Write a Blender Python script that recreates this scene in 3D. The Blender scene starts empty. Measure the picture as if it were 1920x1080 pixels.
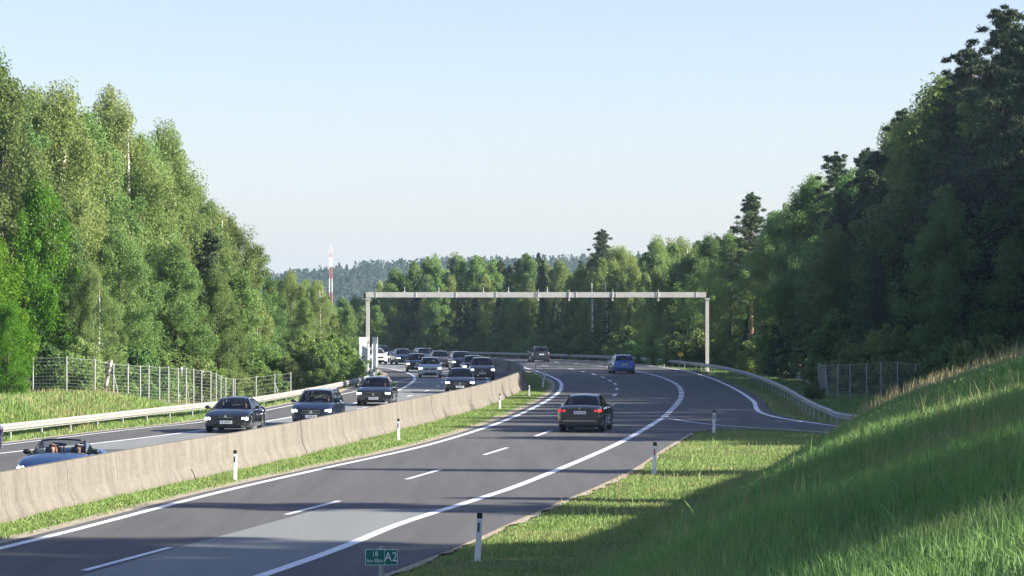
import bpy, bmesh, math, random
import numpy as np
from mathutils import Vector, Matrix
from mathutils.geometry import tessellate_polygon

C = bpy.context.scene.collection
SC = bpy.context.scene
R = math.radians
CAM_H = 4.75
F = 6000.0

# ------------------------------------------------------------ camera
cd = bpy.data.cameras.new('camera')
cam = bpy.data.objects.new('camera', cd); C.objects.link(cam)
cam.location = (0, 0, CAM_H)
cam.rotation_euler = (R(90) + math.atan(50 / F), 0, 0)
cd.sensor_width = 36.0; cd.lens = 112.5
cd.clip_start = 0.3; cd.clip_end = 20000
SC.camera = cam

# ------------------------------------------------------------ light
SUN_EL = 24.0
SUN_AZ = 100.0       # degrees from +Y (the view direction) towards +X: low sun right of the road
sx = math.sin(R(SUN_AZ)) * math.cos(R(SUN_EL)); sy = math.cos(R(SUN_AZ)) * math.cos(R(SUN_EL)); sz = math.sin(R(SUN_EL))
w = bpy.data.worlds.new('World'); SC.world = w; w.use_nodes = True
nt = w.node_tree; nt.nodes.clear()
sky = nt.nodes.new('ShaderNodeTexSky'); sky.sky_type = 'NISHITA'; sky.sun_disc = False
sky.sun_elevation = R(SUN_EL); sky.sun_rotation = R(SUN_AZ)
sky.altitude = 400; sky.air_density = 1.0; sky.dust_density = 1.0; sky.ozone_density = 2.5
bg = nt.nodes.new('ShaderNodeBackground'); bg.inputs[1].default_value = 0.08
ow = nt.nodes.new('ShaderNodeOutputWorld')
tint = nt.nodes.new('ShaderNodeMix'); tint.data_type = 'RGBA'; tint.blend_type = 'MULTIPLY'; tint.inputs['Factor'].default_value = 1.0
tint.inputs['B'].default_value = (0.985, 0.875, 0.965, 1)
nt.links.new(sky.outputs[0], tint.inputs['A']); nt.links.new(tint.outputs['Result'], bg.inputs[0]); nt.links.new(bg.outputs[0], ow.inputs[0])
ld = bpy.data.lights.new('sun', 'SUN'); ld.energy = 5.0; ld.angle = R(0.55); ld.color = (1.0, 0.93, 0.80)
sun = bpy.data.objects.new('sun', ld); C.objects.link(sun)
sun.rotation_euler = Vector((sx, sy, sz)).to_track_quat('Z', 'Y').to_euler()
SC.view_settings.view_transform = 'Standard'; SC.view_settings.look = 'None'
SC.view_settings.gamma = 1; SC.view_settings.use_curve_mapping = False
SC.view_settings.exposure = 1.5
SC.cycles.volume_bounces = 0; SC.cycles.max_bounces = 6; SC.cycles.diffuse_bounces = 3
SC.cycles.transparent_max_bounces = 12; SC.cycles.transmission_bounces = 4
SC.cycles.volume_max_steps = 64

# ------------------------------------------------------------ helpers
def P(x, y, z=0.0):
    d = (CAM_H - z) * F / (y - 590.0)
    return ((x - 960.0) / F * d, d)

def cat(pts, step=2.0):
    """Catmull-Rom through pts, resampled about every step metres"""
    p = [np.array(q, float) for q in pts]
    p = [2 * p[0] - p[1]] + p + [2 * p[-1] - p[-2]]
    out = []
    for i in range(1, len(p) - 2):
        a, b, c, d = p[i - 1], p[i], p[i + 1], p[i + 2]
        n = max(1, int(np.linalg.norm(c - b) / step))
        for k in range(n):
            t = k / n
            out.append(0.5 * ((2 * b) + (c - a) * t + (2 * a - 5 * b + 4 * c - d) * t * t + (3 * b - a - 3 * c + d) * t ** 3))
    out.append(p[-2])
    return np.array(out)

def offset(line, off):
    """shift a polyline sideways: positive = to the right of its direction"""
    t = np.gradient(line[:, :2], axis=0); t /= np.linalg.norm(t, axis=1)[:, None] + 1e-9
    n = np.stack([t[:, 1], -t[:, 0]], 1)
    return line[:, :2] + n * off

def tag(o, label=None, cat=None, group=None, kind=None):
    if label: o['label'] = label
    if cat: o['category'] = cat
    if group: o['group'] = group
    if kind: o['kind'] = kind
    return o

def empty(name, loc=(0, 0, 0), rz=0.0, label=None, cat=None, group=None):
    o = bpy.data.objects.new(name, None); C.objects.link(o)
    o.location = loc; o.rotation_euler = (0, 0, rz); o.empty_display_size = 0.2
    return tag(o, label, cat, group)

def link(name, me, parent=None, mats=None):
    o = bpy.data.objects.new(name, me); C.objects.link(o)
    if parent: o.parent = parent
    if mats:
        for m in (mats if isinstance(mats, (list, tuple)) else [mats]): me.materials.append(m)
    return o

def np_mesh(name, verts, faces_flat, loop_tot, mi=None, smooth=False):
    me = bpy.data.meshes.new(name)
    verts = np.asarray(verts, np.float32)
    faces_flat = np.asarray(faces_flat, np.int32); loop_tot = np.asarray(loop_tot, np.int32)
    me.vertices.add(len(verts)); me.vertices.foreach_set('co', verts.ravel())
    me.loops.add(len(faces_flat)); me.loops.foreach_set('vertex_index', faces_flat)
    me.polygons.add(len(loop_tot))
    ls = np.concatenate([[0], np.cumsum(loop_tot)[:-1]]).astype(np.int32)
    me.polygons.foreach_set('loop_start', ls); me.polygons.foreach_set('loop_total', loop_tot)
    if mi is not None: me.polygons.foreach_set('material_index', np.asarray(mi, np.int32))
    if smooth: me.polygons.foreach_set('use_smooth', np.ones(len(loop_tot), bool))
    me.update(calc_edges=True)
    return me

class MB:
    """collects simple shapes and builds ONE mesh"""
    def __init__(s): s.v = []; s.f = []; s.m = []
    def add(s, vs, fs, mi=0):
        o = len(s.v); s.v += [tuple(v) for v in vs]; s.f += [[i + o for i in f] for f in fs]; s.m += [mi] * len(fs)
    def box(s, c, size, mi=0, rz=0.0, taper=1.0):
        hx, hy, hz = size[0] / 2, size[1] / 2, size[2] / 2
        vs = []
        for z in (-1, 1):
            k = taper if z > 0 else 1.0
            for x, y in ((-1, -1), (1, -1), (1, 1), (-1, 1)):
                px, py = x * hx * k, y * hy * k
                vs.append((c[0] + px * math.cos(rz) - py * math.sin(rz), c[1] + px * math.sin(rz) + py * math.cos(rz), c[2] + z * hz))
        s.add(vs, [(0, 3, 2, 1), (4, 5, 6, 7), (0, 1, 5, 4), (1, 2, 6, 5), (2, 3, 7, 6), (3, 0, 4, 7)], mi)
    def tube(s, pts, rad, n=6, mi=0, caps=True):
        pts = [Vector(p) for p in pts]
        if not isinstance(rad, (list, tuple)): rad = [rad] * len(pts)
        rings = []
        for i, p in enumerate(pts):
            t = (pts[min(i + 1, len(pts) - 1)] - pts[max(i - 1, 0)]).normalized()
            a = t.orthogonal().normalized() if abs(t.z) < 0.9 else t.cross(Vector((0, 1, 0))).normalized()
            b = t.cross(a)
            rings.append([p + (a * math.cos(2 * math.pi * k / n) + b * math.sin(2 * math.pi * k / n)) * rad[i] for k in range(n)])
        vs = [v for r in rings for v in r]; fs = []
        for i in range(len(pts) - 1):
            for k in range(n):
                k2 = (k + 1) % n
                fs.append((i * n + k, i * n + k2, (i + 1) * n + k2, (i + 1) * n + k))
        if caps:
            fs.append(tuple(range(n - 1, -1, -1))); fs.append(tuple((len(pts) - 1) * n + k for k in range(n)))
        s.add(vs, fs, mi)
    def ellipsoid(s, c, r, mi=0, nu=12, nv=8, rot=None):
        vs = []; fs = []
        for j in range(nv + 1):
            th = math.pi * j / nv
            for i in range(nu):
                ph = 2 * math.pi * i / nu
                v = Vector((r[0] * math.sin(th) * math.cos(ph), r[1] * math.sin(th) * math.sin(ph), r[2] * math.cos(th)))
                if rot is not None: v = rot @ v
                vs.append(v + Vector(c))
        for j in range(nv):
            for i in range(nu):
                i2 = (i + 1) % nu
                fs.append((j * nu + i, (j + 1) * nu + i, (j + 1) * nu + i2, j * nu + i2))
        s.add(vs, fs, mi)
    def lathe_x(s, prof, c, n=24, mi=0):
        """prof: (x, r) pairs round an axis along x"""
        vs = []; fs = []
        for (x, r) in prof:
            for k in range(n):
                a = 2 * math.pi * k / n
                vs.append((c[0] + x, c[1] + r * math.cos(a), c[2] + r * math.sin(a)))
        for i in range(len(prof) - 1):
            for k in range(n):
                k2 = (k + 1) % n
                fs.append((i * n + k, i * n + k2, (i + 1) * n + k2, (i + 1) * n + k))
        s.add(vs, fs, mi)
    def build(s, name, mats, parent=None, smooth=False, angle=None, fix=True):
        me = bpy.data.meshes.new(name)
        me.from_pydata(s.v, [], s.f)
        for i, p in enumerate(me.polygons): p.material_index = s.m[i]
        if fix:
            bm = bmesh.new(); bm.from_mesh(me); bmesh.ops.remove_doubles(bm, verts=bm.verts, dist=1e-5)
            bmesh.ops.recalc_face_normals(bm, faces=bm.faces); bm.to_mesh(me); bm.free()
        if smooth:
            for p in me.polygons: p.use_smooth = True
            if angle is not None: me.set_sharp_from_angle(angle=R(angle))
        me.update()
        return link(name, me, parent, mats)

# ------------------------------------------------------------ materials
def mat(name):
    m = bpy.data.materials.new(name); m.use_nodes = True
    n = m.node_tree; b = n.nodes['Principled BSDF']
    return m, n, b
def simple(name, col, rough=0.6, metal=0.0, noise=0.0, scale=5.0, spec=0.5, coat=0.0):
    m, n, b = mat(name)
    b.inputs['Roughness'].default_value = rough; b.inputs['Metallic'].default_value = metal
    b.inputs['Specular IOR Level'].default_value = spec
    if coat: b.inputs['Coat Weight'].default_value = coat; b.inputs['Coat Roughness'].default_value = 0.04
    if noise:
        t = n.nodes.new('ShaderNodeTexNoise'); t.inputs['Scale'].default_value = scale; t.inputs['Detail'].default_value = 6
        g = n.nodes.new('ShaderNodeNewGeometry'); n.links.new(g.outputs['Position'], t.inputs['Vector'])
        r = n.nodes.new('ShaderNodeValToRGB')
        a = [max(0, c * (1 - noise)) for c in col]; c2 = [min(1, c * (1 + noise)) for c in col]
        r.color_ramp.elements[0].position = 0.3; r.color_ramp.elements[1].position = 0.7
        r.color_ramp.elements[0].color = (*a, 1); r.color_ramp.elements[1].color = (*c2, 1)
        n.links.new(t.outputs[0], r.inputs[0]); n.links.new(r.outputs[0], b.inputs['Base Color'])
    else:
        b.inputs['Base Color'].default_value = (*col, 1)
    return m
def emit(name, col, strength):
    m, n, b = mat(name); b.inputs['Base Color'].default_value = (*col, 1)
    b.inputs['Emission Color'].default_value = (*col, 1); b.inputs['Emission Strength'].default_value = strength
    return m
def asphalt(name, c1, c2, streak=0.0):
    m, n, b = mat(name); L = n.links
    g = n.nodes.new('ShaderNodeNewGeometry')
    t = n.nodes.new('ShaderNodeTexNoise'); t.inputs['Scale'].default_value = 0.25; t.inputs['Detail'].default_value = 8; t.inputs['Roughness'].default_value = 0.65
    t2 = n.nodes.new('ShaderNodeTexNoise'); t2.inputs['Scale'].default_value = 14; t2.inputs['Detail'].default_value = 4
    mp = n.nodes.new('ShaderNodeMapping'); mp.inputs['Scale'].default_value = (5.0, 0.22, 1); mp.inputs['Rotation'].default_value = (0, 0, 0.14)
    L.new(g.outputs['Position'], mp.inputs[0]); L.new(mp.outputs[0], t.inputs['Vector']); L.new(g.outputs['Position'], t2.inputs['Vector'])
    mx = n.nodes.new('ShaderNodeMath'); mx.operation = 'ADD'
    k = n.nodes.new('ShaderNodeMath'); k.operation = 'MULTIPLY'; k.inputs[1].default_value = 0.55
    L.new(t2.outputs[0], k.inputs[0]); L.new(t.outputs[0], mx.inputs[0]); L.new(k.outputs[0], mx.inputs[1])
    r = n.nodes.new('ShaderNodeValToRGB'); r.color_ramp.elements[0].position = 0.5; r.color_ramp.elements[1].position = 1.05
    r.color_ramp.elements[0].color = (*c1, 1); r.color_ramp.elements[1].color = (*c2, 1)
    L.new(mx.outputs[0], r.inputs[0]); L.new(r.outputs[0], b.inputs['Base Color'])
    b.inputs['Roughness'].default_value = 0.9; b.inputs['Specular IOR Level'].default_value = 0.2
    bp = n.nodes.new('ShaderNodeBump'); bp.inputs['Strength'].default_value = 0.35; bp.inputs['Distance'].default_value = 0.01
    L.new(t2.outputs[0], bp.inputs['Height']); L.new(bp.outputs[0], b.inputs['Normal'])
    return m
def leafmat(name, c1, c2, trans=0.35, hue_var=0.03, val_var=0.22, dry=None):
    """two greens mixed by island and by object, diffuse + translucent"""
    m = bpy.data.materials.new(name); m.use_nodes = True; n = m.node_tree; n.nodes.clear(); L = n.links
    out = n.nodes.new('ShaderNodeOutputMaterial')
    g = n.nodes.new('ShaderNodeNewGeometry'); oi = n.nodes.new('ShaderNodeObjectInfo')
    tc = n.nodes.new('ShaderNodeTexCoord')
    t = n.nodes.new('ShaderNodeTexNoise'); t.inputs['Scale'].default_value = 0.55; t.inputs['Detail'].default_value = 3
    L.new(tc.outputs['Object'], t.inputs['Vector'])
    a = n.nodes.new('ShaderNodeMath'); a.operation = 'MULTIPLY_ADD'; a.inputs[1].default_value = 0.3; a.inputs[2].default_value = -0.15
    L.new(g.outputs['Random Per Island'], a.inputs[0])
    s = n.nodes.new('ShaderNodeMath'); s.operation = 'ADD'; L.new(a.outputs[0], s.inputs[0]); L.new(t.outputs[0], s.inputs[1])
    mx = n.nodes.new('ShaderNodeMix'); mx.data_type = 'RGBA'
    mx.inputs['A'].default_value = (*c1, 1); mx.inputs['B'].default_value = (*c2, 1); L.new(s.outputs[0], mx.inputs['Factor'])
    hs = n.nodes.new('ShaderNodeHueSaturation')
    h = n.nodes.new('ShaderNodeMapRange'); h.inputs[3].default_value = 0.5 - hue_var; h.inputs[4].default_value = 0.5 + hue_var * 0.6
    L.new(oi.outputs['Random'], h.inputs[0]); L.new(h.outputs[0], hs.inputs['Hue'])
    mm = n.nodes.new('ShaderNodeMath'); mm.operation = 'MULTIPLY'; mm.inputs[1].default_value = 7.31; L.new(oi.outputs['Random'], mm.inputs[0])
    fr = n.nodes.new('ShaderNodeMath'); fr.operation = 'FRACT'; L.new(mm.outputs[0], fr.inputs[0])
    v = n.nodes.new('ShaderNodeMapRange'); v.inputs[3].default_value = 1 - val_var; v.inputs[4].default_value = 1 + val_var
    L.new(fr.outputs[0], v.inputs[0]); L.new(v.outputs[0], hs.inputs['Value'])
    L.new(mx.outputs['Result'], hs.inputs['Color'])
    if dry:      # patches of yellowed and of bluish growth
        for sc_, lo, hi, cc in ((0.35, 0.50, 0.72, dry[0]), (0.8, 0.52, 0.75, dry[1])):
            nz_ = n.nodes.new('ShaderNodeTexNoise'); nz_.inputs['Scale'].default_value = sc_; nz_.inputs['Detail'].default_value = 4; nz_.inputs['Roughness'].default_value = 0.7
            L.new(g.outputs['Position'], nz_.inputs['Vector'])
            mr_ = n.nodes.new('ShaderNodeMapRange'); mr_.inputs[1].default_value = lo; mr_.inputs[2].default_value = hi; mr_.inputs[4].default_value = 0.75
            L.new(nz_.outputs[0], mr_.inputs[0]); m2 = n.nodes.new('ShaderNodeMix'); m2.data_type = 'RGBA'; m2.inputs['B'].default_value = (*cc, 1)
            src = hs.inputs['Color'].links[0].from_socket; L.new(mr_.outputs[0], m2.inputs['Factor']); L.new(src, m2.inputs['A']); L.new(m2.outputs['Result'], hs.inputs['Color'])
    d = n.nodes.new('ShaderNodeBsdfPrincipled'); d.inputs['Roughness'].default_value = 0.55; d.inputs['Specular IOR Level'].default_value = 0.3
    tr = n.nodes.new('ShaderNodeBsdfTranslucent'); mix = n.nodes.new('ShaderNodeMixShader'); mix.inputs[0].default_value = trans
    L.new(hs.outputs[0], d.inputs['Base Color']); L.new(hs.outputs[0], tr.inputs['Color'])
    L.new(d.outputs[0], mix.inputs[1]); L.new(tr.outputs[0], mix.inputs[2]); L.new(mix.outputs[0], out.inputs[0])
    return m

M = {}
M['asphalt'] = asphalt('asphalt', (0.084, 0.084, 0.086), (0.133, 0.132, 0.131))
M['asphalt_light'] = asphalt('asphalt_light', (0.19, 0.20, 0.20), (0.25, 0.255, 0.25))
M['asphalt_patch'] = asphalt('asphalt_patch', (0.19, 0.205, 0.205), (0.23, 0.24, 0.235))
M['marking'] = simple('marking', (0.74, 0.75, 0.76), 0.6, noise=0.18, scale=3)
M['white'] = simple('white_plastic', (0.78, 0.78, 0.78), 0.45, noise=0.06, scale=20)
M['black'] = simple('black_plastic', (0.015, 0.015, 0.018), 0.4)
M['dark'] = simple('dark_trim', (0.008, 0.008, 0.010), 0.55)
M['rubber'] = simple('rubber', (0.014, 0.014, 0.015), 0.8)
M['rim'] = simple('rim_alloy', (0.32, 0.33, 0.35), 0.35, 0.8)
M['chrome'] = simple('chrome', (0.75, 0.77, 0.8), 0.12, 1.0)
M['steel'] = simple('galvanised_steel', (0.33, 0.33, 0.31), 0.5, 0.15, noise=0.12, scale=1.5)
M['steel_post'] = simple('steel_post', (0.36, 0.37, 0.37), 0.5, 0.15, noise=0.08, scale=4)
M['wire'] = simple('fence_wire', (0.34, 0.35, 0.35), 0.5, 0.2)
M['gantry'] = simple('gantry_steel', (0.66, 0.64, 0.58), 0.55, 0.05, noise=0.10, scale=2.5)
M['sign_back'] = simple('sign_back', (0.66, 0.68, 0.70), 0.5, 0.1, noise=0.05, scale=3)
M['cabinet'] = simple('cabinet_grey', (0.18, 0.22, 0.25), 0.5)
M['orange'] = simple('orange_plate', (0.75, 0.36, 0.02), 0.5)
M['red'] = simple('red_paint', (0.55, 0.03, 0.025), 0.5)
M['green_sign'] = simple('green_sign', (0.0, 0.16, 0.12), 0.35, noise=0.1, scale=30)
M['sign_white'] = simple('sign_white', (0.8, 0.85, 0.85), 0.4)
M['headlight'] = emit('headlight_lit', (1.0, 0.98, 0.97), 5.0)
M['head_glass'] = simple('head_glass', (0.45, 0.47, 0.5), 0.1, 0.3, coat=1.0)
M['tail_lit'] = emit('tail_light_lit', (1.0, 0.03, 0.03), 0.3)
M['tail_dull'] = simple('tail_light', (0.18, 0.01, 0.012), 0.2, coat=1.0)
M['plate'] = simple('plate_white', (0.75, 0.76, 0.76), 0.5)
M['plate_blue'] = simple('plate_blue', (0.03, 0.08, 0.35), 0.5)
M['skin'] = simple('skin', (0.62, 0.36, 0.26), 0.55)
M['hair_red'] = simple('hair_reddish', (0.24, 0.11, 0.05), 0.6)
M['hair_grey'] = simple('hair_grey', (0.30, 0.25, 0.20), 0.6)
M['hair_dark'] = simple('hair_dark', (0.04, 0.03, 0.02), 0.6)
M['cloth_dark'] = simple('cloth_dark', (0.03, 0.03, 0.04), 0.9)
M['cloth_light'] = simple('cloth_light', (0.65, 0.66, 0.68), 0.9)
M['seat'] = simple('seat_fabric', (0.02, 0.02, 0.022), 0.8)
def glass(k=0.45):
    m = bpy.data.materials.new('car_glass'); m.use_nodes = True; n = m.node_tree; n.nodes.clear(); L = n.links
    out = n.nodes.new('ShaderNodeOutputMaterial')
    tr = n.nodes.new('ShaderNodeBsdfTransparent'); tr.inputs[0].default_value = (k * 0.95, k, k, 1)
    gl = n.nodes.new('ShaderNodeBsdfGlossy'); gl.inputs['Roughness'].default_value = 0.03
    lw = n.nodes.new('ShaderNodeFresnel'); lw.inputs[0].default_value = 1.5
    mr = n.nodes.new('ShaderNodeMath'); mr.operation = 'MULTIPLY_ADD'; mr.inputs[1].default_value = 0.9; mr.inputs[2].default_value = 0.03
    L.new(lw.outputs[0], mr.inputs[0])
    mx = n.nodes.new('ShaderNodeMixShader')
    L.new(mr.outputs[0], mx.inputs[0]); L.new(tr.outputs[0], mx.inputs[1]); L.new(gl.outputs[0], mx.inputs[2]); L.new(mx.outputs[0], out.inputs[0])
    return m
M['glass'] = glass()
M['glass_clear'] = glass(0.80)
M['mast_hazed_red'] = simple('mast_hazed_red', (0.50, 0.14, 0.12), 0.6)  # red paled in the colour itself, in place of thicker haze
def paint(name, col, metal=0.3, rough=0.3):
    if name not in M: M[name] = simple(name, col, rough, metal, coat=1.0)
    return M[name]
def ground_mat():
    m, n, b = mat('ground'); L = n.links
    g = n.nodes.new('ShaderNodeNewGeometry')
    t = n.nodes.new('ShaderNodeTexNoise'); t.inputs['Scale'].default_value = 0.9; t.inputs['Detail'].default_value = 8; t.inputs['Roughness'].default_value = 0.7
    L.new(g.outputs['Position'], t.inputs['Vector'])
    r = n.nodes.new('ShaderNodeValToRGB'); e = r.color_ramp.elements
    e[0].position = 0.32; e[0].color = (0.06, 0.10, 0.025, 1); e[1].position = 0.75; e[1].color = (0.17, 0.155, 0.08, 1)
    k = e.new(0.55); k.color = (0.12, 0.17, 0.05, 1)
    L.new(t.outputs[0], r.inputs[0]); L.new(r.outputs[0], b.inputs['Base Color']); b.inputs['Roughness'].default_value = 0.95
    b.inputs['Specular IOR Level'].default_value = 0.1
    bp = n.nodes.new('ShaderNodeBump'); bp.inputs['Strength'].default_value = 0.6; bp.inputs['Distance'].default_value = 0.08
    t2 = n.nodes.new('ShaderNodeTexNoise'); t2.inputs['Scale'].default_value = 9; t2.inputs['Detail'].default_value = 6
    L.new(g.outputs['Position'], t2.inputs['Vector']); L.new(t2.outputs[0], bp.inputs['Height']); L.new(bp.outputs[0], b.inputs['Normal'])
    return m
M['ground'] = ground_mat()
M['gravel'] = simple('verge_gravel', (0.36, 0.31, 0.23), 0.95, noise=0.45, scale=7)
M['forest_floor'] = simple('forest_floor', (0.03, 0.035, 0.015), 0.95, noise=0.4, scale=2)
def concrete():
    m, n, b = mat('concrete'); L = n.links
    g = n.nodes.new('ShaderNodeNewGeometry'); mp = n.nodes.new('ShaderNodeMapping'); mp.inputs['Scale'].default_value = (1.3, 1.3, 0.35)
    L.new(g.outputs['Position'], mp.inputs[0])
    t = n.nodes.new('ShaderNodeTexNoise'); t.inputs['Scale'].default_value = 1.3; t.inputs['Detail'].default_value = 8; t.inputs['Roughness'].default_value = 0.7
    L.new(mp.outputs[0], t.inputs['Vector'])
    r = n.nodes.new('ShaderNodeValToRGB'); e = r.color_ramp.elements
    e[0].position = 0.30; e[0].color = (0.115, 0.102, 0.084, 1); e[1].position = 0.62; e[1].color = (0.185, 0.168, 0.140, 1)
    L.new(t.outputs[0], r.inputs[0])
    t2 = n.nodes.new('ShaderNodeTexNoise'); t2.inputs['Scale'].default_value = 9; t2.inputs['Detail'].default_value = 6
    L.new(g.outputs['Position'], t2.inputs['Vector'])
    r2 = n.nodes.new('ShaderNodeMapRange'); r2.inputs[1].default_value = 0.3; r2.inputs[2].default_value = 0.7; r2.inputs[3].default_value = 0.82; r2.inputs[4].default_value = 1.1
    L.new(t2.outputs[0], r2.inputs[0])
    mu = n.nodes.new('ShaderNodeMix'); mu.data_type = 'RGBA'; mu.blend_type = 'MULTIPLY'; mu.inputs['Factor'].default_value = 1
    L.new(r.outputs[0], mu.inputs['A']); L.new(r2.outputs[0], mu.inputs['B']); L.new(mu.outputs['Result'], b.inputs['Base Color'])
    b.inputs['Roughness'].default_value = 0.9
    bp = n.nodes.new('ShaderNodeBump'); bp.inputs['Strength'].default_value = 0.3; bp.inputs['Distance'].default_value = 0.02
    L.new(t2.outputs[0], bp.inputs['Height']); L.new(bp.outputs[0], b.inputs['Normal'])
    return m
M['concrete'] = concrete()
def birch_bark():
    m, n, b = mat('birch_bark'); L = n.links
    tc = n.nodes.new('ShaderNodeTexCoord'); mp = n.nodes.new('ShaderNodeMapping'); mp.inputs['Scale'].default_value = (2.5, 2.5, 4)
    L.new(tc.outputs['Object'], mp.inputs[0])
    t = n.nodes.new('ShaderNodeTexNoise'); t.inputs['Scale'].default_value = 1.2; t.inputs['Detail'].default_value = 5; L.new(mp.outputs[0], t.inputs['Vector'])
    r = n.nodes.new('ShaderNodeValToRGB'); e = r.color_ramp.elements
    e[0].position = 0.42; e[0].color = (0.06, 0.05, 0.045, 1); e[1].position = 0.5; e[1].color = (0.58, 0.55, 0.50, 1)
    L.new(t.outputs[0], r.inputs[0]); L.new(r.outputs[0], b.inputs['Base Color']); b.inputs['Roughness'].default_value = 0.8
    return m
M['birch_bark'] = birch_bark()
M['bark'] = simple('bark', (0.085, 0.065, 0.05), 0.9, noise=0.35, scale=4)
M['pine_bark'] = simple('pine_bark', (0.17, 0.095, 0.055), 0.9, noise=0.35, scale=4)
M['leaf_birch'] = leafmat('leaf_birch', (0.155, 0.24, 0.062), (0.31, 0.41, 0.145), 0.45)
M['leaf_broad'] = leafmat('leaf_broad', (0.10, 0.19, 0.05), (0.215, 0.335, 0.105), 0.45)
M['leaf_bright'] = leafmat('leaf_bright', (0.075, 0.19, 0.012), (0.16, 0.33, 0.020), 0.4, 0.02, 0.15)
M['leaf_pine'] = leafmat('leaf_pine', (0.028, 0.055, 0.028), (0.085, 0.13, 0.055), 0.12)
M['leaf_spruce'] = leafmat('leaf_spruce', (0.022, 0.048, 0.022), (0.055, 0.095, 0.035), 0.12)
M['leaf_far_hazed'] = leafmat('leaf_far_hazed', (0.045, 0.085, 0.055), (0.070, 0.120, 0.075), 0.5, 0.0, 0.0)  # bluish tone puts part of the distance haze into the leaf colour
M['grass'] = leafmat('grass', (0.10, 0.205, 0.052), (0.26, 0.43, 0.13), 0.35, 0, 0, dry=((0.40, 0.38, 0.18), (0.11, 0.22, 0.11)))
M['lawn'] = leafmat('lawn', (0.17, 0.27, 0.06), (0.31, 0.42, 0.14), 0.35, 0, 0, dry=((0.36, 0.36, 0.16), (0.13, 0.24, 0.08)))
M['leaf_bush_sunlit'] = leafmat('leaf_bush_sunlit', (0.13, 0.24, 0.055), (0.26, 0.39, 0.11), 0.4, 0.02, 0.12)  # lighter than leaf_broad: sunlight on the thicket put into the leaf colour
M['dry_grass'] = leafmat('dry_grass', (0.26, 0.24, 0.10), (0.52, 0.44, 0.24), 0.35, 0, 0)
# ------------------------------------------------------------ the road lines, in metres on the ground
# right carriageway
med_line = cat([(-16.5, 30), (-13.4, 48), (-10.4, 65), (-7.9, 85), (-5.9, 98.3), (-3.1, 116.3), (-0.7, 139), (1.09, 163), (2.5, 187.5), (3.17, 206.5), (3.37, 230), (2.57, 257), (1.2, 285), (0, 303), (-3.5, 325), (-9.5, 345), (-19, 362), (-34, 378), (-60, 395)])
right_solid = cat([(-11.2, 20), (-6.6, 46), (-3.8, 63), (-2.54, 72.7), (-1, 81.7), (0.6, 92), (4, 118.7), (7, 147.7)])
right_dash = cat([(7, 147.7), (8.9, 172), (10.2, 192.6), (11.2, 217.6), (11.3, 244.6), (10.5, 266), (8.3, 294), (4.8, 318), (1.5, 333)])
ramp_far = cat([(52, 66), (36, 84), (24, 105), (17, 124), (13.4, 139), (12.06, 154), (13.35, 178), (14.4, 211), (14.9, 248), (14.2, 279), (10.8, 316), (6.5, 335), (0.5, 350), (-8, 368), (-22, 384), (-48, 400)])
ramp_near = cat([(7, 147.7), (8.3, 139.5), (10.4, 134.0), (13.5, 127), (20, 109), (31, 87), (47, 67)])
pave_r = cat([(-8.2, 20), (-5.6, 40), (-2.3, 59), (-0.9, 67), (-0.04, 73), (1.4, 82.6), (2.1, 86.9), (3.7, 98.3), (5.2, 111.8), (7.2, 129)])
# left carriageway
left_outer = cat([(-25.5, 78), (-22.0, 98), (-18.6, 116.3), (-15.7, 132.6), (-13.6, 142.5), (-11.6, 166.7), (-10.3, 188.7), (-9.6, 199), (-8.6, 221), (-7.5, 237)])
left_main = cat([(-24.5, 70), (-20.6, 92), (-17.4, 110), (-15.4, 117.8), (-12.6, 132), (-10.3, 147.7), (-8.4, 172), (-7.2, 199), (-7.0, 222), (-7.3, 240), (-8.4, 259), (-11.3, 284), (-17, 302), (-27, 320), (-50, 345)])
barrier = cat([(-17.5, 40), (-14.4, 58), (-11.9, 73.8), (-10.6, 84.7), (-9.2, 95), (-8.5, 99.3), (-7.7, 106), (-6.4, 118), (-4.45, 137), (-3.75, 144), (-1.83, 163.8), (-0.7, 181), (0.5, 205), (0.72, 219), (0.45, 240), (-0.3, 255), (-2.3, 277), (-3.8, 290), (-6.2, 305), (-9.5, 320), (-15.5, 336), (-25, 350), (-44, 368)], 3.9)
rail_l = cat([(-26.5, 95), (-23.0, 112), (-20.1, 126), (-16.4, 149), (-13.5, 167.5), (-11.8, 190), (-11.0, 205), (-10.3, 223), (-10.3, 240), (-10.9, 258), (-12.6, 280), (-16.0, 297), (-23, 312), (-34, 326)], 2.0)
rail_r = cat([(30, 98), (20, 118), (14.6, 134), (14.3, 146), (14.9, 163), (16.3, 194), (17.5, 240), (16.9, 280), (13.4, 320), (9.2, 339), (2.6, 357), (-6, 374), (-20, 390), (-44, 408)], 2.0)

def xat(line, y):      # x of a line that rises with y
    o = np.argsort(line[:, 1]); return np.interp(y, line[o, 1], line[o, 0])

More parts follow.
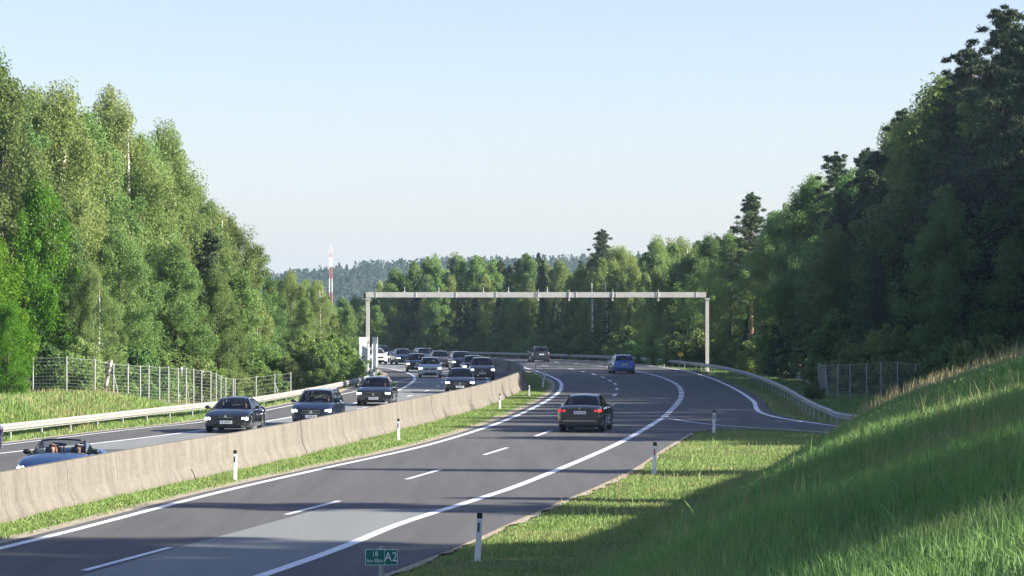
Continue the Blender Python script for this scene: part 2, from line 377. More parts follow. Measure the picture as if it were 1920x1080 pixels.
# ------------------------------------------------------------ terrain
def smooth01(t):
    t = np.clip(t, 0, 1); return t * t * (3 - 2 * t)
def smin(a, b, k=0.5):
    h = np.clip(0.5 + 0.5 * (b - a) / k, 0, 1)
    return b * (1 - h) + a * h - k * h * (1 - h)
foot = cat([(-10.6, -40), (-6.5, 0), (-4.5, 20), (-1.4, 40), (1.8, 60), (3.9, 73), (6.0, 85), (9.3, 100), (12.2, 115), (14.2, 129), (15, 140)])
def terrain(x, y):
    x = np.asarray(x, float); y = np.asarray(y, float)
    # embankment between the motorway and the ramp
    xf = xat(foot, y)
    lat = (x - xf) / 1.72
    bump = 0.22 * np.sin(y * 0.21 + 1.0) * np.sin(x * 0.37 + y * 0.05) + 0.10 * np.sin(y * 0.9 + x * 0.6) + 0.07 * np.sin(x * 1.7 - y * 0.55)
    c0 = np.interp(y, [0, 12, 28, 55, 82], [3.45, 3.55, 3.95, 3.7, 2.8])
    crest = c0 + 0.30 * np.maximum(lat - c0, 0) + bump * 0.35
    nose = (123.5 - y) / 9.5
    e = smin(smin(lat, crest, 0.9), nose, 0.5)
    xn = np.where(y < 134, np.interp(y, ramp_near[::-1, 1], ramp_near[::-1, 0]), 10.0)
    back = (xn - 1.5 - x) / 2.0
    e = np.where(y > 60, smin(e, back, 0.6), e)
    e = np.where(y <= 60, e * 1.0, e)
    e = np.maximum(e, 0) + np.where(e > 0.3, bump * 0.12, 0)
    # verges fall away beyond the pavements
    xr = np.where(y > 134, xat(ramp_far, np.minimum(y, 398)), np.where(y > 64, np.interp(y, ramp_far[:30, 1][::-1] if False else ramp_far[ramp_far[:, 1] < 134][::-1, 1], ramp_far[ramp_far[:, 1] < 134][::-1, 0]), 1e3))
    vr = -0.30 * smooth01((x - xr - 0.4) / 1.8)
    xl = np.minimum(xat(left_outer, np.minimum(y, 237)), 1e3)
    xl = np.where(y > 237, xat(left_main, np.minimum(y, 345)), xl)
    dl = xl - x
    vl = -0.30 * smooth01((dl - 0.5) / 1.6)
    bank = np.interp(y, [90, 150, 158, 170, 185, 230], [0.9, 1.0, 0.75, -0.2, -0.55, -0.3])
    vl = vl + (bank + 0.30) * smooth01((dl - 3.2) / 4.0)
    z = -0.05 + e + np.where(x > 0, vr, 0) + np.where(x < 0, vl, 0)
    far = smooth01((np.hypot(x, y) - 380) / 200)
    z = z * (1 - far) - 0.3 * far
    return z
def tz(x, y): return float(terrain(np.array([x]), np.array([y]))[0])

gx = np.concatenate([[-4000, -2500, -1500, -900, -500, -300, -180, -120, -90, -70, -55], np.arange(-46, 46.1, 0.7), [50, 55, 62, 72, 90, 120, 180, 300, 500, 900, 1500, 2500, 4000]])
gy = np.concatenate([[-3000, -1500, -600, -250, -100, -50, -25, -10], np.arange(0, 150, 0.8), np.arange(150, 300, 1.6), np.arange(300, 440, 4.0), [460, 500, 560, 640, 760, 950, 1300, 1900, 2800, 4000, 6000]])
GX, GY = np.meshgrid(gx, gy)
GZ = terrain(GX, GY)
nx, ny = len(gx), len(gy)
idx = np.arange(nx * ny).reshape(ny, nx)
q = np.stack([idx[:-1, :-1], idx[:-1, 1:], idx[1:, 1:], idx[1:, :-1]], -1).reshape(-1, 4)
me = np_mesh('ground', np.stack([GX, GY, GZ], -1).reshape(-1, 3), q.ravel(), np.full(len(q), 4), smooth=True)
tag(link('ground', me, None, M['ground']), kind='structure')

# ------------------------------------------------------------ flat sheets
def sheet(name, a, b, z, m, parent=None):
    """ribbon between polylines a and b (same number of points) as one mesh"""
    n = min(len(a), len(b)); v = []
    for i in range(n): v.append((a[i][0], a[i][1], z)); v.append((b[i][0], b[i][1], z))
    f = [(2 * i, 2 * i + 1, 2 * i + 3, 2 * i + 2) for i in range(n - 1)]
    mb = MB(); mb.add(v, f); return mb.build(name, m, parent)
def poly(name, pts, z, m, parent=None):
    vs = [Vector((p[0], p[1], z)) for p in pts]
    mb = MB(); mb.add(vs, [t for t in tessellate_polygon([vs])]); return mb.build(name, m, parent)
def resamp(line, n):
    d = np.concatenate([[0], np.cumsum(np.linalg.norm(np.diff(line, axis=0), axis=1))]); s = np.linspace(0, d[-1], n)
    return np.stack([np.interp(s, d, line[:, 0]), np.interp(s, d, line[:, 1])], 1)
def wobble(line, amp, seed, sc=0.5):
    r = np.random.RandomState(seed); n = r.randn(len(line)); k = np.ones(7) / 5
    n = np.convolve(n, k, 'same') * amp; return offset(line, 0) + (offset(line, 1) - line) * n[:, None]

med_edge = offset(med_line, -0.45)
rf_edge = offset(ramp_far, 0.55)
rn_edge = offset(ramp_near[8:], 0.75) if False else offset(ramp_near, 0.55)
rn_edge = rn_edge[ramp_near[:, 1] < 133]
right_poly = list(pave_r) + [(8.4, 132.4)] + list(rn_edge) + list(rf_edge) + list(med_edge[::-1])
tag(poly('road', right_poly, 0.0, M['asphalt']), kind='structure')
lo_edge = np.concatenate([offset(left_outer, -0.6)[left_outer[:, 1] < 196], [(-10.5, 200), (-10.3, 212), (-9.9, 225), (-9.6, 240), (-9.9, 257), (-11.8, 281), (-15.0, 298), (-21, 314), (-32, 329), (-52, 352)]])
left_poly = list(lo_edge) + list(barrier[::-1])
tag(poly('road', left_poly, 0.0, M['asphalt']), kind='structure')
# paler main lanes of the left carriageway, between the long white line and the barrier
lm = resamp(left_main[left_main[:, 1] > 112], 90); bb = offset(barrier, -1.9); bb = resamp(bb[bb[:, 1] > 112], 90)
tag(sheet('road_surface', offset(lm, 0.1), bb, 0.004, M['asphalt_light']), kind='structure')
# resurfaced paler patch in the near right lane
rs = right_solid[(right_solid[:, 1] < 78.5)]
ln = [(-12.9, 36), (-10.2, 48), (-7.85, 58.2), (-6.7, 66), (-5.2, 75), (-4.7, 78.3)]
tag(poly('road_patch', ln + [(-1.6, 78.3)] + list(rs[::-1]), 0.004, M['asphalt_patch']), kind='structure')
# gravel strips at the pavement edges
for nm, ln_, o1, o2, sd in (('gravel_verge', med_edge, -0.55, 0.05, 1), ('gravel_verge', pave_r, -0.05, 0.16, 2), ('gravel_verge', lo_edge[:90], -0.55, 0.05, 3)):
    ln2 = resamp(np.array(ln_), 420)
    a = wobble(offset(ln2, o1), 0.12 if o1 < -0.1 else 0.0, sd); b = wobble(offset(ln2, o2), 0.12 if o2 > 0.1 else 0.0, sd + 7)
    tag(sheet(nm, a, b, -0.012, M['gravel']), kind='structure')
    
# ------------------------------------------------------------ painted lines
def stripe(line, wd, s0=0.0, s1=None, z=0.009):
    d = np.concatenate([[0], np.cumsum(np.linalg.norm(np.diff(line, axis=0), axis=1))])
    if s1 is None: s1 = d[-1]
    n = max(2, int((s1 - s0) / 1.0) + 1); s = np.linspace(s0, s1, n)
    l = np.stack([np.interp(s, d, line[:, 0]), np.interp(s, d, line[:, 1])], 1)
    a = offset(l, -wd / 2); b = offset(l, wd / 2)
    v = []
    for i in range(n): v += [(a[i][0], a[i][1], z), (b[i][0], b[i][1], z)]
    return v, [(2 * i, 2 * i + 1, 2 * i + 3, 2 * i + 2) for i in range(n - 1)]
def paint_line(line, wd, name='road_marking', **k):
    mb = MB(); mb.add(*stripe(line, wd, **k)); return tag(mb.build(name, M['marking']), kind='structure')
paint_line(med_line, 0.24)
paint_line(right_solid, 0.26)
paint_line(ramp_far, 0.24)
paint_line(ramp_near, 0.16)
paint_line(left_outer, 0.17)
paint_line(left_main[left_main[:, 1] < 262], 0.22)
paint_line(cat([(-8.5, 262), (-11.6, 286), (-17, 304), (-28, 323)]), 0.2)
paint_line(offset(barrier, -2.35)[barrier[:, 1] > 60], 0.2)
mb = MB()          # block line along the merging lane
L_ = np.sum(np.linalg.norm(np.diff(right_dash, axis=0), axis=1)); s = 0.6
while s < L_ - 2:
    mb.add(*stripe(right_dash, 0.30, s0=s, s1=s + (2.0 if s < 45 else 3.4), z=0.009)); s += 3.0 if s < 45 else 5.0
tag(mb.build('road_marking', M['marking']), kind='structure')
mb = MB()          # lane dashes
for (a, b) in (((158, 1070), (320, 1026.5)), ((537, 965), (636, 939.5)), ((762, 899), (827, 880.5)), ((908, 853), (951, 839.5)), ((1004, 818), (1033, 807.5))):
    l = np.array([P(*a), P(*b)]); mb.add(*stripe(l, 0.16))
dl_ = cat([P(1100, 775), P(1152.7, 740.6), P(1156.6, 729.5), P(1153.4, 720), P(1143.6, 714), P(1130, 707.5), P(1113, 701.6), P(1093, 697), P(1072, 692), P(1048, 689), P(1022, 686), P(995, 682.6), (-2, 325)], 1.0)
for (x, y) in ((1152.7, 740.6), (1156.6, 729.5), (1153.4, 720), (1143.6, 714), (1130, 707.5), (1113, 701.6), (1093, 697), (1072, 692), (1048, 689), (1022, 686), (995, 682.6)):
    p = np.array(P(x, y)); i = np.argmin(np.linalg.norm(dl_ - p, axis=1)); dd = np.concatenate([[0], np.cumsum(np.linalg.norm(np.diff(dl_, axis=0), axis=1))])
    mb.add(*stripe(dl_, 0.2, s0=dd[i] - 2.4, s1=dd[i] + 2.4))
for s0 in np.arange(30, 260, 12.0):   # left carriageway lane dashes
    if 118 < s0 < 260:
        ll = offset(barrier, -5.6); y0 = s0
        k = np.abs(ll[:, 1] - y0).argmin(); dd = np.concatenate([[0], np.cumsum(np.linalg.norm(np.diff(ll, axis=0), axis=1))])
        mb.add(*stripe(ll, 0.15, s0=dd[k], s1=dd[k] + 4.0))
tag(mb.build('road_marking', M['marking']), kind='structure')

for y0, x0, x1, wd in ((123.5, 3.9, 0.2, 0.1), (118.0, -2.5, 5.5, 0.05), (152, 0.6, 7.0, 0.10), (157.5, 0.9, 3.0, 0.09), (158.5, 4.5, 8.0, 0.07), (214, 3.6, 10.8, 0.22), (236, 3.8, 11.5, 0.2), (104.0, -4.8, 2.4, 0.05)):
    tag(sheet('road_joint', [(x0, y0), (x1, y0 + 0.6)], [(x0, y0 + wd), (x1, y0 + 0.6 + wd)], 0.0045, M['asphalt_patch']), kind='structure')
# ------------------------------------------------------------ concrete barrier (New Jersey profile), cast in straight bays
b_root = empty('concrete_barrier', (barrier[8][0], barrier[8][1], 0), 0, 'long curving pale concrete barrier between the two carriageways', 'barrier')
prof = [(-0.32, -0.05), (-0.32, 0.08), (-0.17, 0.36), (-0.105, 1.08), (-0.085, 1.11), (0.085, 1.11), (0.105, 1.08), (0.17, 0.36), (0.32, 0.08), (0.32, -0.05)]
mb = MB(); ox, oy = barrier[8]
for i in range(len(barrier) - 1):
    a = np.array(barrier[i]); b = np.array(barrier[i + 1]); t = (b - a) / np.linalg.norm(b - a); nrm = np.array([t[1], -t[0]])
    a2 = a + t * 0.006; b2 = b - t * 0.006
    j = (random.Random(i).random() - 0.5) * 0.016
    vs = [(e[0] + nrm[0] * (p + j) - ox, e[1] + nrm[1] * (p + j) - oy, z + j * 0.6) for e in (a2, b2) for (p, z) in prof]; n = len(prof)
    fs = [(k, k + 1, n + k + 1, n + k) for k in range(n - 1)] + [tuple(range(n)), tuple(range(2 * n - 1, n - 1, -1))]
    mb.add(vs, fs)
mb.build('barrier_wall', M['concrete'], b_root, fix=False)

# ------------------------------------------------------------ guard rails
def guardrail(line, side, ztop, label, gap=4.0):
    """side +1: the traffic is on the right of the line direction"""
    o0 = line[0]; root = empty('guardrail', (o0[0], o0[1], 0), 0, label, 'guard rail', None)
    w_ = [(0.02, 0.0), (0.0, -0.02), (0.03, -0.05), (0.075, -0.085), (0.075, -0.12), (0.02, -0.15), (0.02, -0.17), (0.075, -0.2), (0.075, -0.235), (0.03, -0.27), (0.0, -0.30), (0.02, -0.315)]
    nn = offset(line, 1) - line
    vs = []; fs = []; n = len(w_)
    for i, p in enumerate(line):
        z = float(np.interp(i, [0, len(line) - 1], [ztop, ztop])) if not callable(ztop) else ztop(p)
        for (h, dz) in w_: vs.append((p[0] + nn[i][0] * h * side - o0[0], p[1] + nn[i][1] * h * side - o0[1], z + dz))
    for i in range(len(line) - 1):
        for k in range(n - 1): fs.append((i * n + k, i * n + k + 1, (i + 1) * n + k + 1, (i + 1) * n + k))
    mb = MB(); mb.add(vs, fs); bo = mb.build('beam', M['steel'], root, smooth=True, angle=30)
    d = np.concatenate([[0], np.cumsum(np.linalg.norm(np.diff(line, axis=0), axis=1))])
    pm = MB(); pm.box((0, 0, -0.45), (0.06, 0.12, 0.90)); pm.box((0, 0, -0.13), (0.16, 0.14, 0.2))
    po = None; cnt = 0
    for s in np.arange(1.0, d[-1] - 1, gap):
        x = float(np.interp(s, d, line[:, 0])); y = float(np.interp(s, d, line[:, 1])); k = int(np.searchsorted(d, s)) - 1
        z = ztop(np.array([x, y])) if callable(ztop) else ztop
        nx_, ny_ = nn[min(k, len(nn) - 1)]; cnt += 1
        if cnt > 98: break
        if po is None: po = pm.build('post', M['steel_post'], root); o = po
        else: o = po.copy(); C.objects.link(o); o.parent = root
        o.location = (x - nx_ * 0.09 * side - o0[0], y - ny_ * 0.09 * side - o0[1], z - 0.02)
        o.rotation_euler = (0, 0, math.atan2(ny_, nx_))
    return root
guardrail(rail_l, 1, lambda p: 0.45, 'sunlit galvanised guard rail along the left carriageway below the meadow fence', 4.0)
guardrail(rail_r, -1, lambda p: float(np.interp(p[1], [140, 200, 320], [0.56, 0.53, 0.46])), 'grey guard rail in the shade sweeping round the outer right curve', 4.0)

# ------------------------------------------------------------ gantry
g_root = empty('sign_gantry', (2.1, 280, -0.2), 0, 'pale steel toll gantry spanning both carriageways', 'gantry')
ZT = 6.95
mb = MB()
mb.box((0, 0, ZT - 0.26), (29.75, 0.42, 0.46))
for x in np.arange(-14, 14.1, 3.5): mb.box((x, 0, ZT - 0.26), (0.05, 0.47, 0.52))
mb.build('cross_beam', M['gantry'], g_root)
for x in (-14.72, 14.98):
    mb = MB(); mb.box((x, 0, (ZT - 0.55) / 2), (0.30, 0.34, ZT - 0.55)); mb.box((x, 0, 0.03), (0.7, 0.7, 0.06)); mb.box((x, 0, ZT - 0.62), (0.42, 0.46, 0.14))
    mb.build('column', M['gantry'], g_root)
for x in (-11.5, -8.5, -4.6, -2.4, 1.0):
    mb = MB(); mb.tube([(x, 0, ZT - 0.03), (x, 0, ZT + 0.42)], 0.02, 6); mb.box((x, 0, ZT), (0.16, 0.16, 0.06)); mb.build('antenna', M['gantry'], g_root)
for x in (0.2, 2.9, 6.7, 10.7):
    mb = MB(); mb.box((x, -0.23, ZT - 0.3), (0.09, 0.05, 0.62)); mb.box((x, -0.2, ZT - 0.72), (0.16, 0.22, 0.16)); mb.tube([(x, -0.2, ZT + 0.02), (x, -0.2, ZT + 0.22)], 0.015, 6)
    mb.build('detector', M['gantry'], g_root)

# road sign seen from behind, two boards on posts
sx_, sy_ = P(692, 698)
s_root = empty('direction_sign', (sx_ - 0.05, 262, -0.25), 0, 'pair of tall pale sign boards seen from behind below the gantry column', 'road sign')
for x, wd, rz in ((-0.30, 0.80, 0.25), (0.62, 0.46, -0.35)):
    mb = MB(); mb.box((x, 0, 2.0), (wd, 0.06, 2.32), rz=rz)
    for z in (1.2, 2.0, 2.8): mb.box((x, -0.05, z), (wd * 0.96, 0.03, 0.05), rz=rz)
    mb.build('board', M['sign_back'], s_root)
for x in (-0.62, 0.05, 0.40, 0.72):
    mb = MB(); mb.tube([(x, -0.12, -0.2), (x, -0.12, 2.6)], 0.045, 8); mb.build('post', M['white'], s_root)
c_root = empty('control_cabinet', (P(687, 698)[0] + 0.0, 259.5, -0.25), 0, 'grey roadside cabinet between the posts of the sign boards', 'cabinet')
mb = MB(); mb.box((0, 0, 0.62), (0.50, 0.38, 1.25)); mb.box((0, 0, 1.27), (0.56, 0.44, 0.05)); mb.build('housing', M['cabinet'], c_root)
mb = MB(); mb.box((0, -0.197, 0.62), (0.42, 0.012, 1.05)); mb.build('door', M['cabinet'], c_root)
# orange plate
o_root = empty('orange_marker', (P(1286, 690)[0] - 0.1, 292, -0.3), 0, 'small orange plate on a thin post behind the right guard rail', 'sign')
mb = MB(); mb.box((0, 0, 1.42), (0.5, 0.02, 0.32)); mb.build('plate', M['orange'], o_root)
mb = MB(); mb.tube([(0, 0.03, 0), (0, 0.03, 1.5)], 0.025, 6); mb.build('post', M['steel_post'], o_root)

# ------------------------------------------------------------ kilometre sign
def text_mesh(s, size, m, parent, loc, rot=(R(90), 0, 0), name='lettering', align='CENTER', xs=1.0, ext=0.0005):
    cu = bpy.data.curves.new(name, 'FONT'); cu.body = s; cu.size = size; cu.align_x = align; cu.align_y = 'CENTER'; cu.extrude = ext; cu.resolution_u = 3
    t = bpy.data.objects.new('tmp', cu); C.objects.link(t)
    me = bpy.data.meshes.new_from_object(t.evaluated_get(bpy.context.evaluated_depsgraph_get()))
    bpy.data.objects.remove(t); bpy.data.curves.remove(cu); me.name = name
    o = link(name, me, parent, None); me.materials.clear(); me.materials.append(m)
    o.location = loc; o.rotation_euler = rot; o.scale = (xs, 1, 1)
    return o
kd = 42.0
kx, kz = (715.5 - 960) / F * kd, CAM_H - (1044.5 - 590) / F * kd
gzk = tz(kx, kd)
k_root = empty('kilometre_sign', (kx, kd, gzk), 0, 'small green kilometre sign reading A2 on a dark post at the bottom edge', 'sign')
h = kz - gzk; wpl, hpl = 61 / F * kd, 30 / F * kd
def rrect(w_, h_, r, n=4):
    pts = []
    for cx, cz, a0 in ((w_ / 2 - r, h_ / 2 - r, 0), (-w_ / 2 + r, h_ / 2 - r, 90), (-w_ / 2 + r, -h_ / 2 + r, 180), (w_ / 2 - r, -h_ / 2 + r, 270)):
        for i in range(n + 1):
            a = R(a0 + 90 * i / n); pts.append((cx + r * math.cos(a), cz + r * math.sin(a)))
    return pts
def plate(mb, w_, h_, r, y, th, cx=0, cz=0, mi=0):
    p = rrect(w_, h_, r); n = len(p)
    vs = [(cx + a, y, cz + b) for a, b in p] + [(cx + a, y + th, cz + b) for a, b in p]
    mb.add(vs, [tuple(range(n)), tuple(range(2 * n - 1, n - 1, -1))] + [(i, (i + 1) % n, n + (i + 1) % n, n + i) for i in range(n)], mi)
mb = MB(); plate(mb, wpl, hpl, 0.02, 0.0, 0.004, 0, h, 0); plate(mb, wpl * 0.565, hpl * 0.92, 0.014, -0.002, 0.002, -wpl * 0.198, h, 1); plate(mb, wpl * 0.385, hpl * 0.92, 0.014, -0.002, 0.002, wpl * 0.29, h, 1)
mb.build('plate', [M['sign_white'], M['green_sign']], k_root)
text_mesh('A2', hpl * 0.82, M['sign_white'], k_root, (wpl * 0.29, -0.0035, h), xs=0.85)
text_mesh('18', hpl * 0.46, M['sign_white'], k_root, (-wpl * 0.2, -0.0035, h + hpl * 0.19), xs=0.85)
text_mesh('km 98', hpl * 0.36, M['sign_white'], k_root, (-wpl * 0.262, -0.0035, h - hpl * 0.22), xs=0.8)
text_mesh(',200', hpl * 0.24, M['sign_white'], k_root, (-wpl * 0.03, -0.0035, h - hpl * 0.25), xs=0.8)
mb = MB(); mb.tube([(0.0, 0.035, -0.15), (0.0, 0.035, h + hpl * 0.5 + 0.03)], 0.032, 10); mb.build('post', M['steel_post'], k_root)
for sx2 in (-0.23, 0.22):
    for sz2 in (-1, 1):
        mb = MB(); mb.box((wpl * sx2, -0.004, h + sz2 * hpl * 0.5), (0.022, 0.012, 0.016)); mb.build('clip', M['steel_post'], k_root)

# ------------------------------------------------------------ delineator posts
def delineator():
    root = empty('delineator_post')
    mb = MB(); n = 12; rings = []
    pr = [(-0.06, 0.045), (-0.05, 0.055), (0.05, 0.055), (0.06, 0.045), (0.055, -0.02), (0.0, -0.055), (-0.055, -0.02)]
    def prism(z0, z1a, z1b, mi, s=1.0):
        vs = [(x * s, -y * s, z0) for x, y in pr] + [(x * s * 0.92, -y * s * 0.92, z1a + (z1b - z1a) * ((x + 0.06) / 0.12)) for x, y in pr]
        k = len(pr); return vs, [tuple(range(k)), tuple(range(2 * k - 1, k - 1, -1))] + [(i, (i + 1) % k, k + (i + 1) % k, k + i) for i in range(k)]
    mb.add(*prism(-0.15, 0.83, 0.83, 0)); mb.build('shaft', M['white'], root)
    mb = MB(); mb.add(*[v if i else v for i, v in enumerate(prism(0.832, 0.95, 0.93, 0, 0.96))]); mb.build('cap', M['black'], root)
    mb = MB(); mb.box((-0.012, -0.057, 0.66), (0.035, 0.006, 0.18)); mb.build('reflector', M['black'], root)
    return root
dp0 = delineator()
def copy_tree(o, parent=None):
    c = o.copy(); C.objects.link(c); c.parent = parent
    for ch in list(o.children): copy_tree(ch, c)
    return c
posts = [(895, 1047, 92, 'tall white delineator post nearest the camera on the right verge, leaning slightly', 'r', 0.05),
         (1226, 887, 62, 'white delineator post with a red reflector on the sunlit right verge', 'r', 0.03),
         (1338, 811, 45, 'white delineator post with black cap where the merging ramp meets the verge', 'r', 0.02),
         (441, 898, 58, 'sunlit white delineator post on the median grass nearest the camera', 'm', 0.0),
         (747, 825, 43, 'white delineator post on the median grass, second from the camera', 'm', 0),
         (937, 766, 30, 'white delineator post on the shaded median grass at the barrier bend', 'm', 0),
         (992, 743, 25, 'white delineator post low on the median tip near the barrier foot', 'm', 0),
         (1018, 727, 23, 'slim delineator post beside the median edge line, right of the barrier end', 'm', 0),
         (1020, 713, 23, 'brightest of the small delineator posts at the tip of the median grass', 'm', 0),
         (1004, 702, 18, 'small delineator post at the far side of the median tip', 'm', 0),
         (981, 695, 15, 'farthest of the delineator posts beside the barrier bend', 'm', 0)]
for i, (px, py, hp, lab, sd, lean) in enumerate(posts):
    x, y = P(px, py); r_ = dp0 if i == 0 else copy_tree(dp0)
    z = max(tz(x, y), -0.05)
    r_.location = (x, y, z); r_.rotation_euler = (0, lean, 0.1)
    s = hp / F * y / 0.95; r_.scale = (s, s, s)
    tag(r_, lab, 'delineator post', 'white delineator posts along the carriageways')
    if 'red' in lab:
        for ch in r_.children:
            if ch.name.startswith('reflector'):
                ch.data = ch.data.copy(); ch.data.materials[0] = M['red']; ch['label'] = 'red reflector'
for (px, py, lab) in ((1245, 688, 'short white delineator post under the right guard rail near the blue car'), (1332, 697, 'short white delineator post under the right guard rail beside the gantry column')):
    x, y = P(px, py); r_ = copy_tree(dp0); r_.location = (x, y, -0.25); r_.rotation_euler = (0, 0, 0); r_.scale = (0.62,) * 3
    tag(r_, lab, 'delineator post', 'white delineator posts along the carriageways')

# ------------------------------------------------------------ wire fences
def fence(pts, hgt, label, stays=(), nwire=11, zs=None):
    """pts: (x, y, z) of each post"""
    o0 = pts[0]; root = empty('wire_fence', o0, 0, label, 'fence')
    pm = MB(); pm.tube([(0, 0, -0.4), (0, 0, hgt + 0.03)], 0.038, 8); po = None
    for p in pts:
        if po is None: po = pm.build('post', M['steel_post'], root); o = po
        else: o = po.copy(); C.objects.link(o); o.parent = root
        o.location = (p[0] - o0[0], p[1] - o0[1], p[2] - o0[2])
    for i in stays:
        p = pts[i]; q_ = pts[min(i + 1, len(pts) - 1)]
        mb = MB()
        d = Vector((q_[0] - p[0], q_[1] - p[1], 0)).normalized() * 0.9
        l = Vector(p) - Vector(o0)
        mb.tube([l + Vector((d.x, d.y, -0.3)), l + Vector((0, 0, hgt * 0.75))], 0.03, 6)
        mb.build('stay', M['steel_post'], root)
    mb = MB()
    for i in range(len(pts) - 1):
        a = Vector(pts[i]) - Vector(o0); b = Vector(pts[i + 1]) - Vector(o0)
        for k in range(nwire):
            z = 0.02 + (hgt - 0.04) * (k / (nwire - 1)) ** 1.15
            sag = -0.03 if k == nwire - 1 else 0
            m_ = (a + b) / 2 + Vector((0, 0, z + sag))
            mb.tube([a + Vector((0, 0, z)), m_, b + Vector((0, 0, z))], 0.0045 if k < nwire - 1 else 0.010, 3, caps=False)
        n = int((b - a).length / 0.18)
        for k in range(1, n):
            c = a.lerp(b, k / n); mb.tube([c + Vector((0, 0, 0.02)), c + Vector((0, 0, hgt - 0.04))], 0.0035, 3, caps=False)
    mb.build('mesh', M['wire'], root, fix=False)
    return root
xs = [62, 125, 178, 213, 240, 263, 279, 299, 316, 334, 349, 363, 378, 395, 405, 414, 423, 437]
tops = [670, 669, 674, 682, 683, 686, 685, 688, 688, 691, 690, 692, 694, 696, 700, 705, 708, 710]
fp = []
for i, (x, t) in enumerate(zip(xs, tops)):
    d = 154 + 28 * (i / 17.0) ** 1.1
    ztop = CAM_H - (t - 590) / F * d
    fp.append(((x - 960) / F * d, d, ztop - 2.0))
fence(fp, 2.0, 'silvery wire game fence on posts along the sunlit left meadow', stays=(3, 10, 17), nwire=13)
d = 190
fp2 = [(fp[-1][0] + 0.05, fp[-1][1] + 0.6, fp[-1][2] + 0.38)]
for x, t, d in ((480, 706, 185), (515, 702, 188), (545, 699, 190)): fp2.append(((x - 960) / F * d, d, CAM_H - (t - 590) / F * d - 1.6))
fence(fp2, 1.6, 'low dark wire fence joining the meadow fence near the bushes', stays=(2,), nwire=8)
xs = [(1492, 697, 255), (1498, 696, 250), (1503, 696, 245), (1511, 695, 240), (1517, 693, 234), (1523, 690, 228), (1528, 687, 219), (1535, 682, 208), (1548, 684, 200), (1571, 683, 197), (1594, 683, 195), (1625, 682, 194), (1652, 679, 193), (1683, 679, 192), (1717, 683, 191), (1750, 681, 190), (1785, 682, 189), (1820, 682, 188)]
fp3 = [((x - 960) / F * d, d, CAM_H - (t - 590) / F * d - (2.0 if i > 6 else 2.0)) for i, (x, t, d) in enumerate(xs)]
fence(fp3, 2.0, 'dim wire game fence in front of the dark right forest', stays=(8,), nwire=11)

# ------------------------------------------------------------ telecom mast
mz = -0.3; m_root = empty('telecom_mast', ((620 - 960) / F * 1150, 1150, mz), 0, 'red and white lattice telecom mast on the hill horizon', 'mast')
mh = 29.2; n = 26
def mast_w(z): return 0.68 - 0.36 * z / mh
secs = [(0, 0.30), (0.30, 0.45), (0.45, 0.62), (0.62, 0.76), (0.76, 0.88), (0.88, 0.93)]
for si, (a, b) in enumerate(secs):
    mb = MB(); z0, z1 = a * mh, b * mh; k = max(2, int((z1 - z0) / 1.2))
    for i in range(k):
        za, zb = z0 + (z1 - z0) * i / k, z0 + (z1 - z0) * (i + 1) / k; wa, wb = mast_w(za), mast_w(zb)
        ca = [(wa, wa), (-wa, wa), (-wa, -wa), (wa, -wa)]; cb = [(wb, wb), (-wb, wb), (-wb, -wb), (wb, -wb)]
        for j in range(4):
            mb.tube([(*ca[j], za), (*cb[j], zb)], 0.07, 4, caps=False); mb.tube([(*ca[j], za), (*cb[(j + 1) % 4], zb)], 0.03, 4, caps=False); mb.tube([(*ca[j], za), (*ca[(j + 1) % 4], za)], 0.03, 4, caps=False)
    mb.build('lattice_section', M['mast_hazed_red'] if si % 2 else M['white'], m_root)
for x, y, z in ((-0.62, 0, 0.94), (0.62, 0, 0.94), (0, -0.65, 0.935), (0.1, 0.6, 0.97)):
    mb = MB(); mb.box((x, y, mh * z + 0.7), (0.24, 0.16, 2.0)); mb.build('antenna_panel', M['white'], m_root)
mb = MB(); mb.tube([(0, 0, mh * 0.92), (0, 0, mh * 1.04)], 0.07, 6); mb.build('top_pole', M['white'], m_root)

# ------------------------------------------------------------ distant hill
hx = np.concatenate([np.linspace(-1500, -250, 14), np.linspace(-230, 350, 40), np.linspace(400, 1500, 12)]); hy = np.linspace(1350, 2600, 26)
HX, HY = np.meshgrid(hx, hy)
ridge = np.interp(HX, [-1500, -500, -230, -185, -145, -110, -75, -30, 60, 350, 1500], [4, 8, 13, 16, 19, 22, 26, 28, 30, 34, 20])
prof_ = smooth01((HY - 1350) / 420) * (1 - 0.6 * smooth01((HY - 1800) / 800))
HZ = -0.6 + ridge * prof_ + 0.8 * np.sin(HX * 0.05) * prof_
idx = np.arange(HX.size).reshape(HX.shape); q = np.stack([idx[:-1, :-1], idx[:-1, 1:], idx[1:, 1:], idx[1:, :-1]], -1).reshape(-1, 4)
tag(link('hill', np_mesh('hill', np.stack([HX, HY, HZ], -1).reshape(-1, 3), q.ravel(), np.full(len(q), 4), smooth=True), None, M['forest_floor']), kind='structure')
def hill_z(x, y):
    r_ = np.interp(x, [-1500, -500, -230, -185, -145, -110, -75, -30, 60, 350, 1500], [4, 8, 13, 16, 19, 22, 26, 28, 30, 34, 20])
    p_ = smooth01((y - 1350) / 420) * (1 - 0.6 * smooth01((y - 1800) / 800)); return -0.6 + r_ * p_
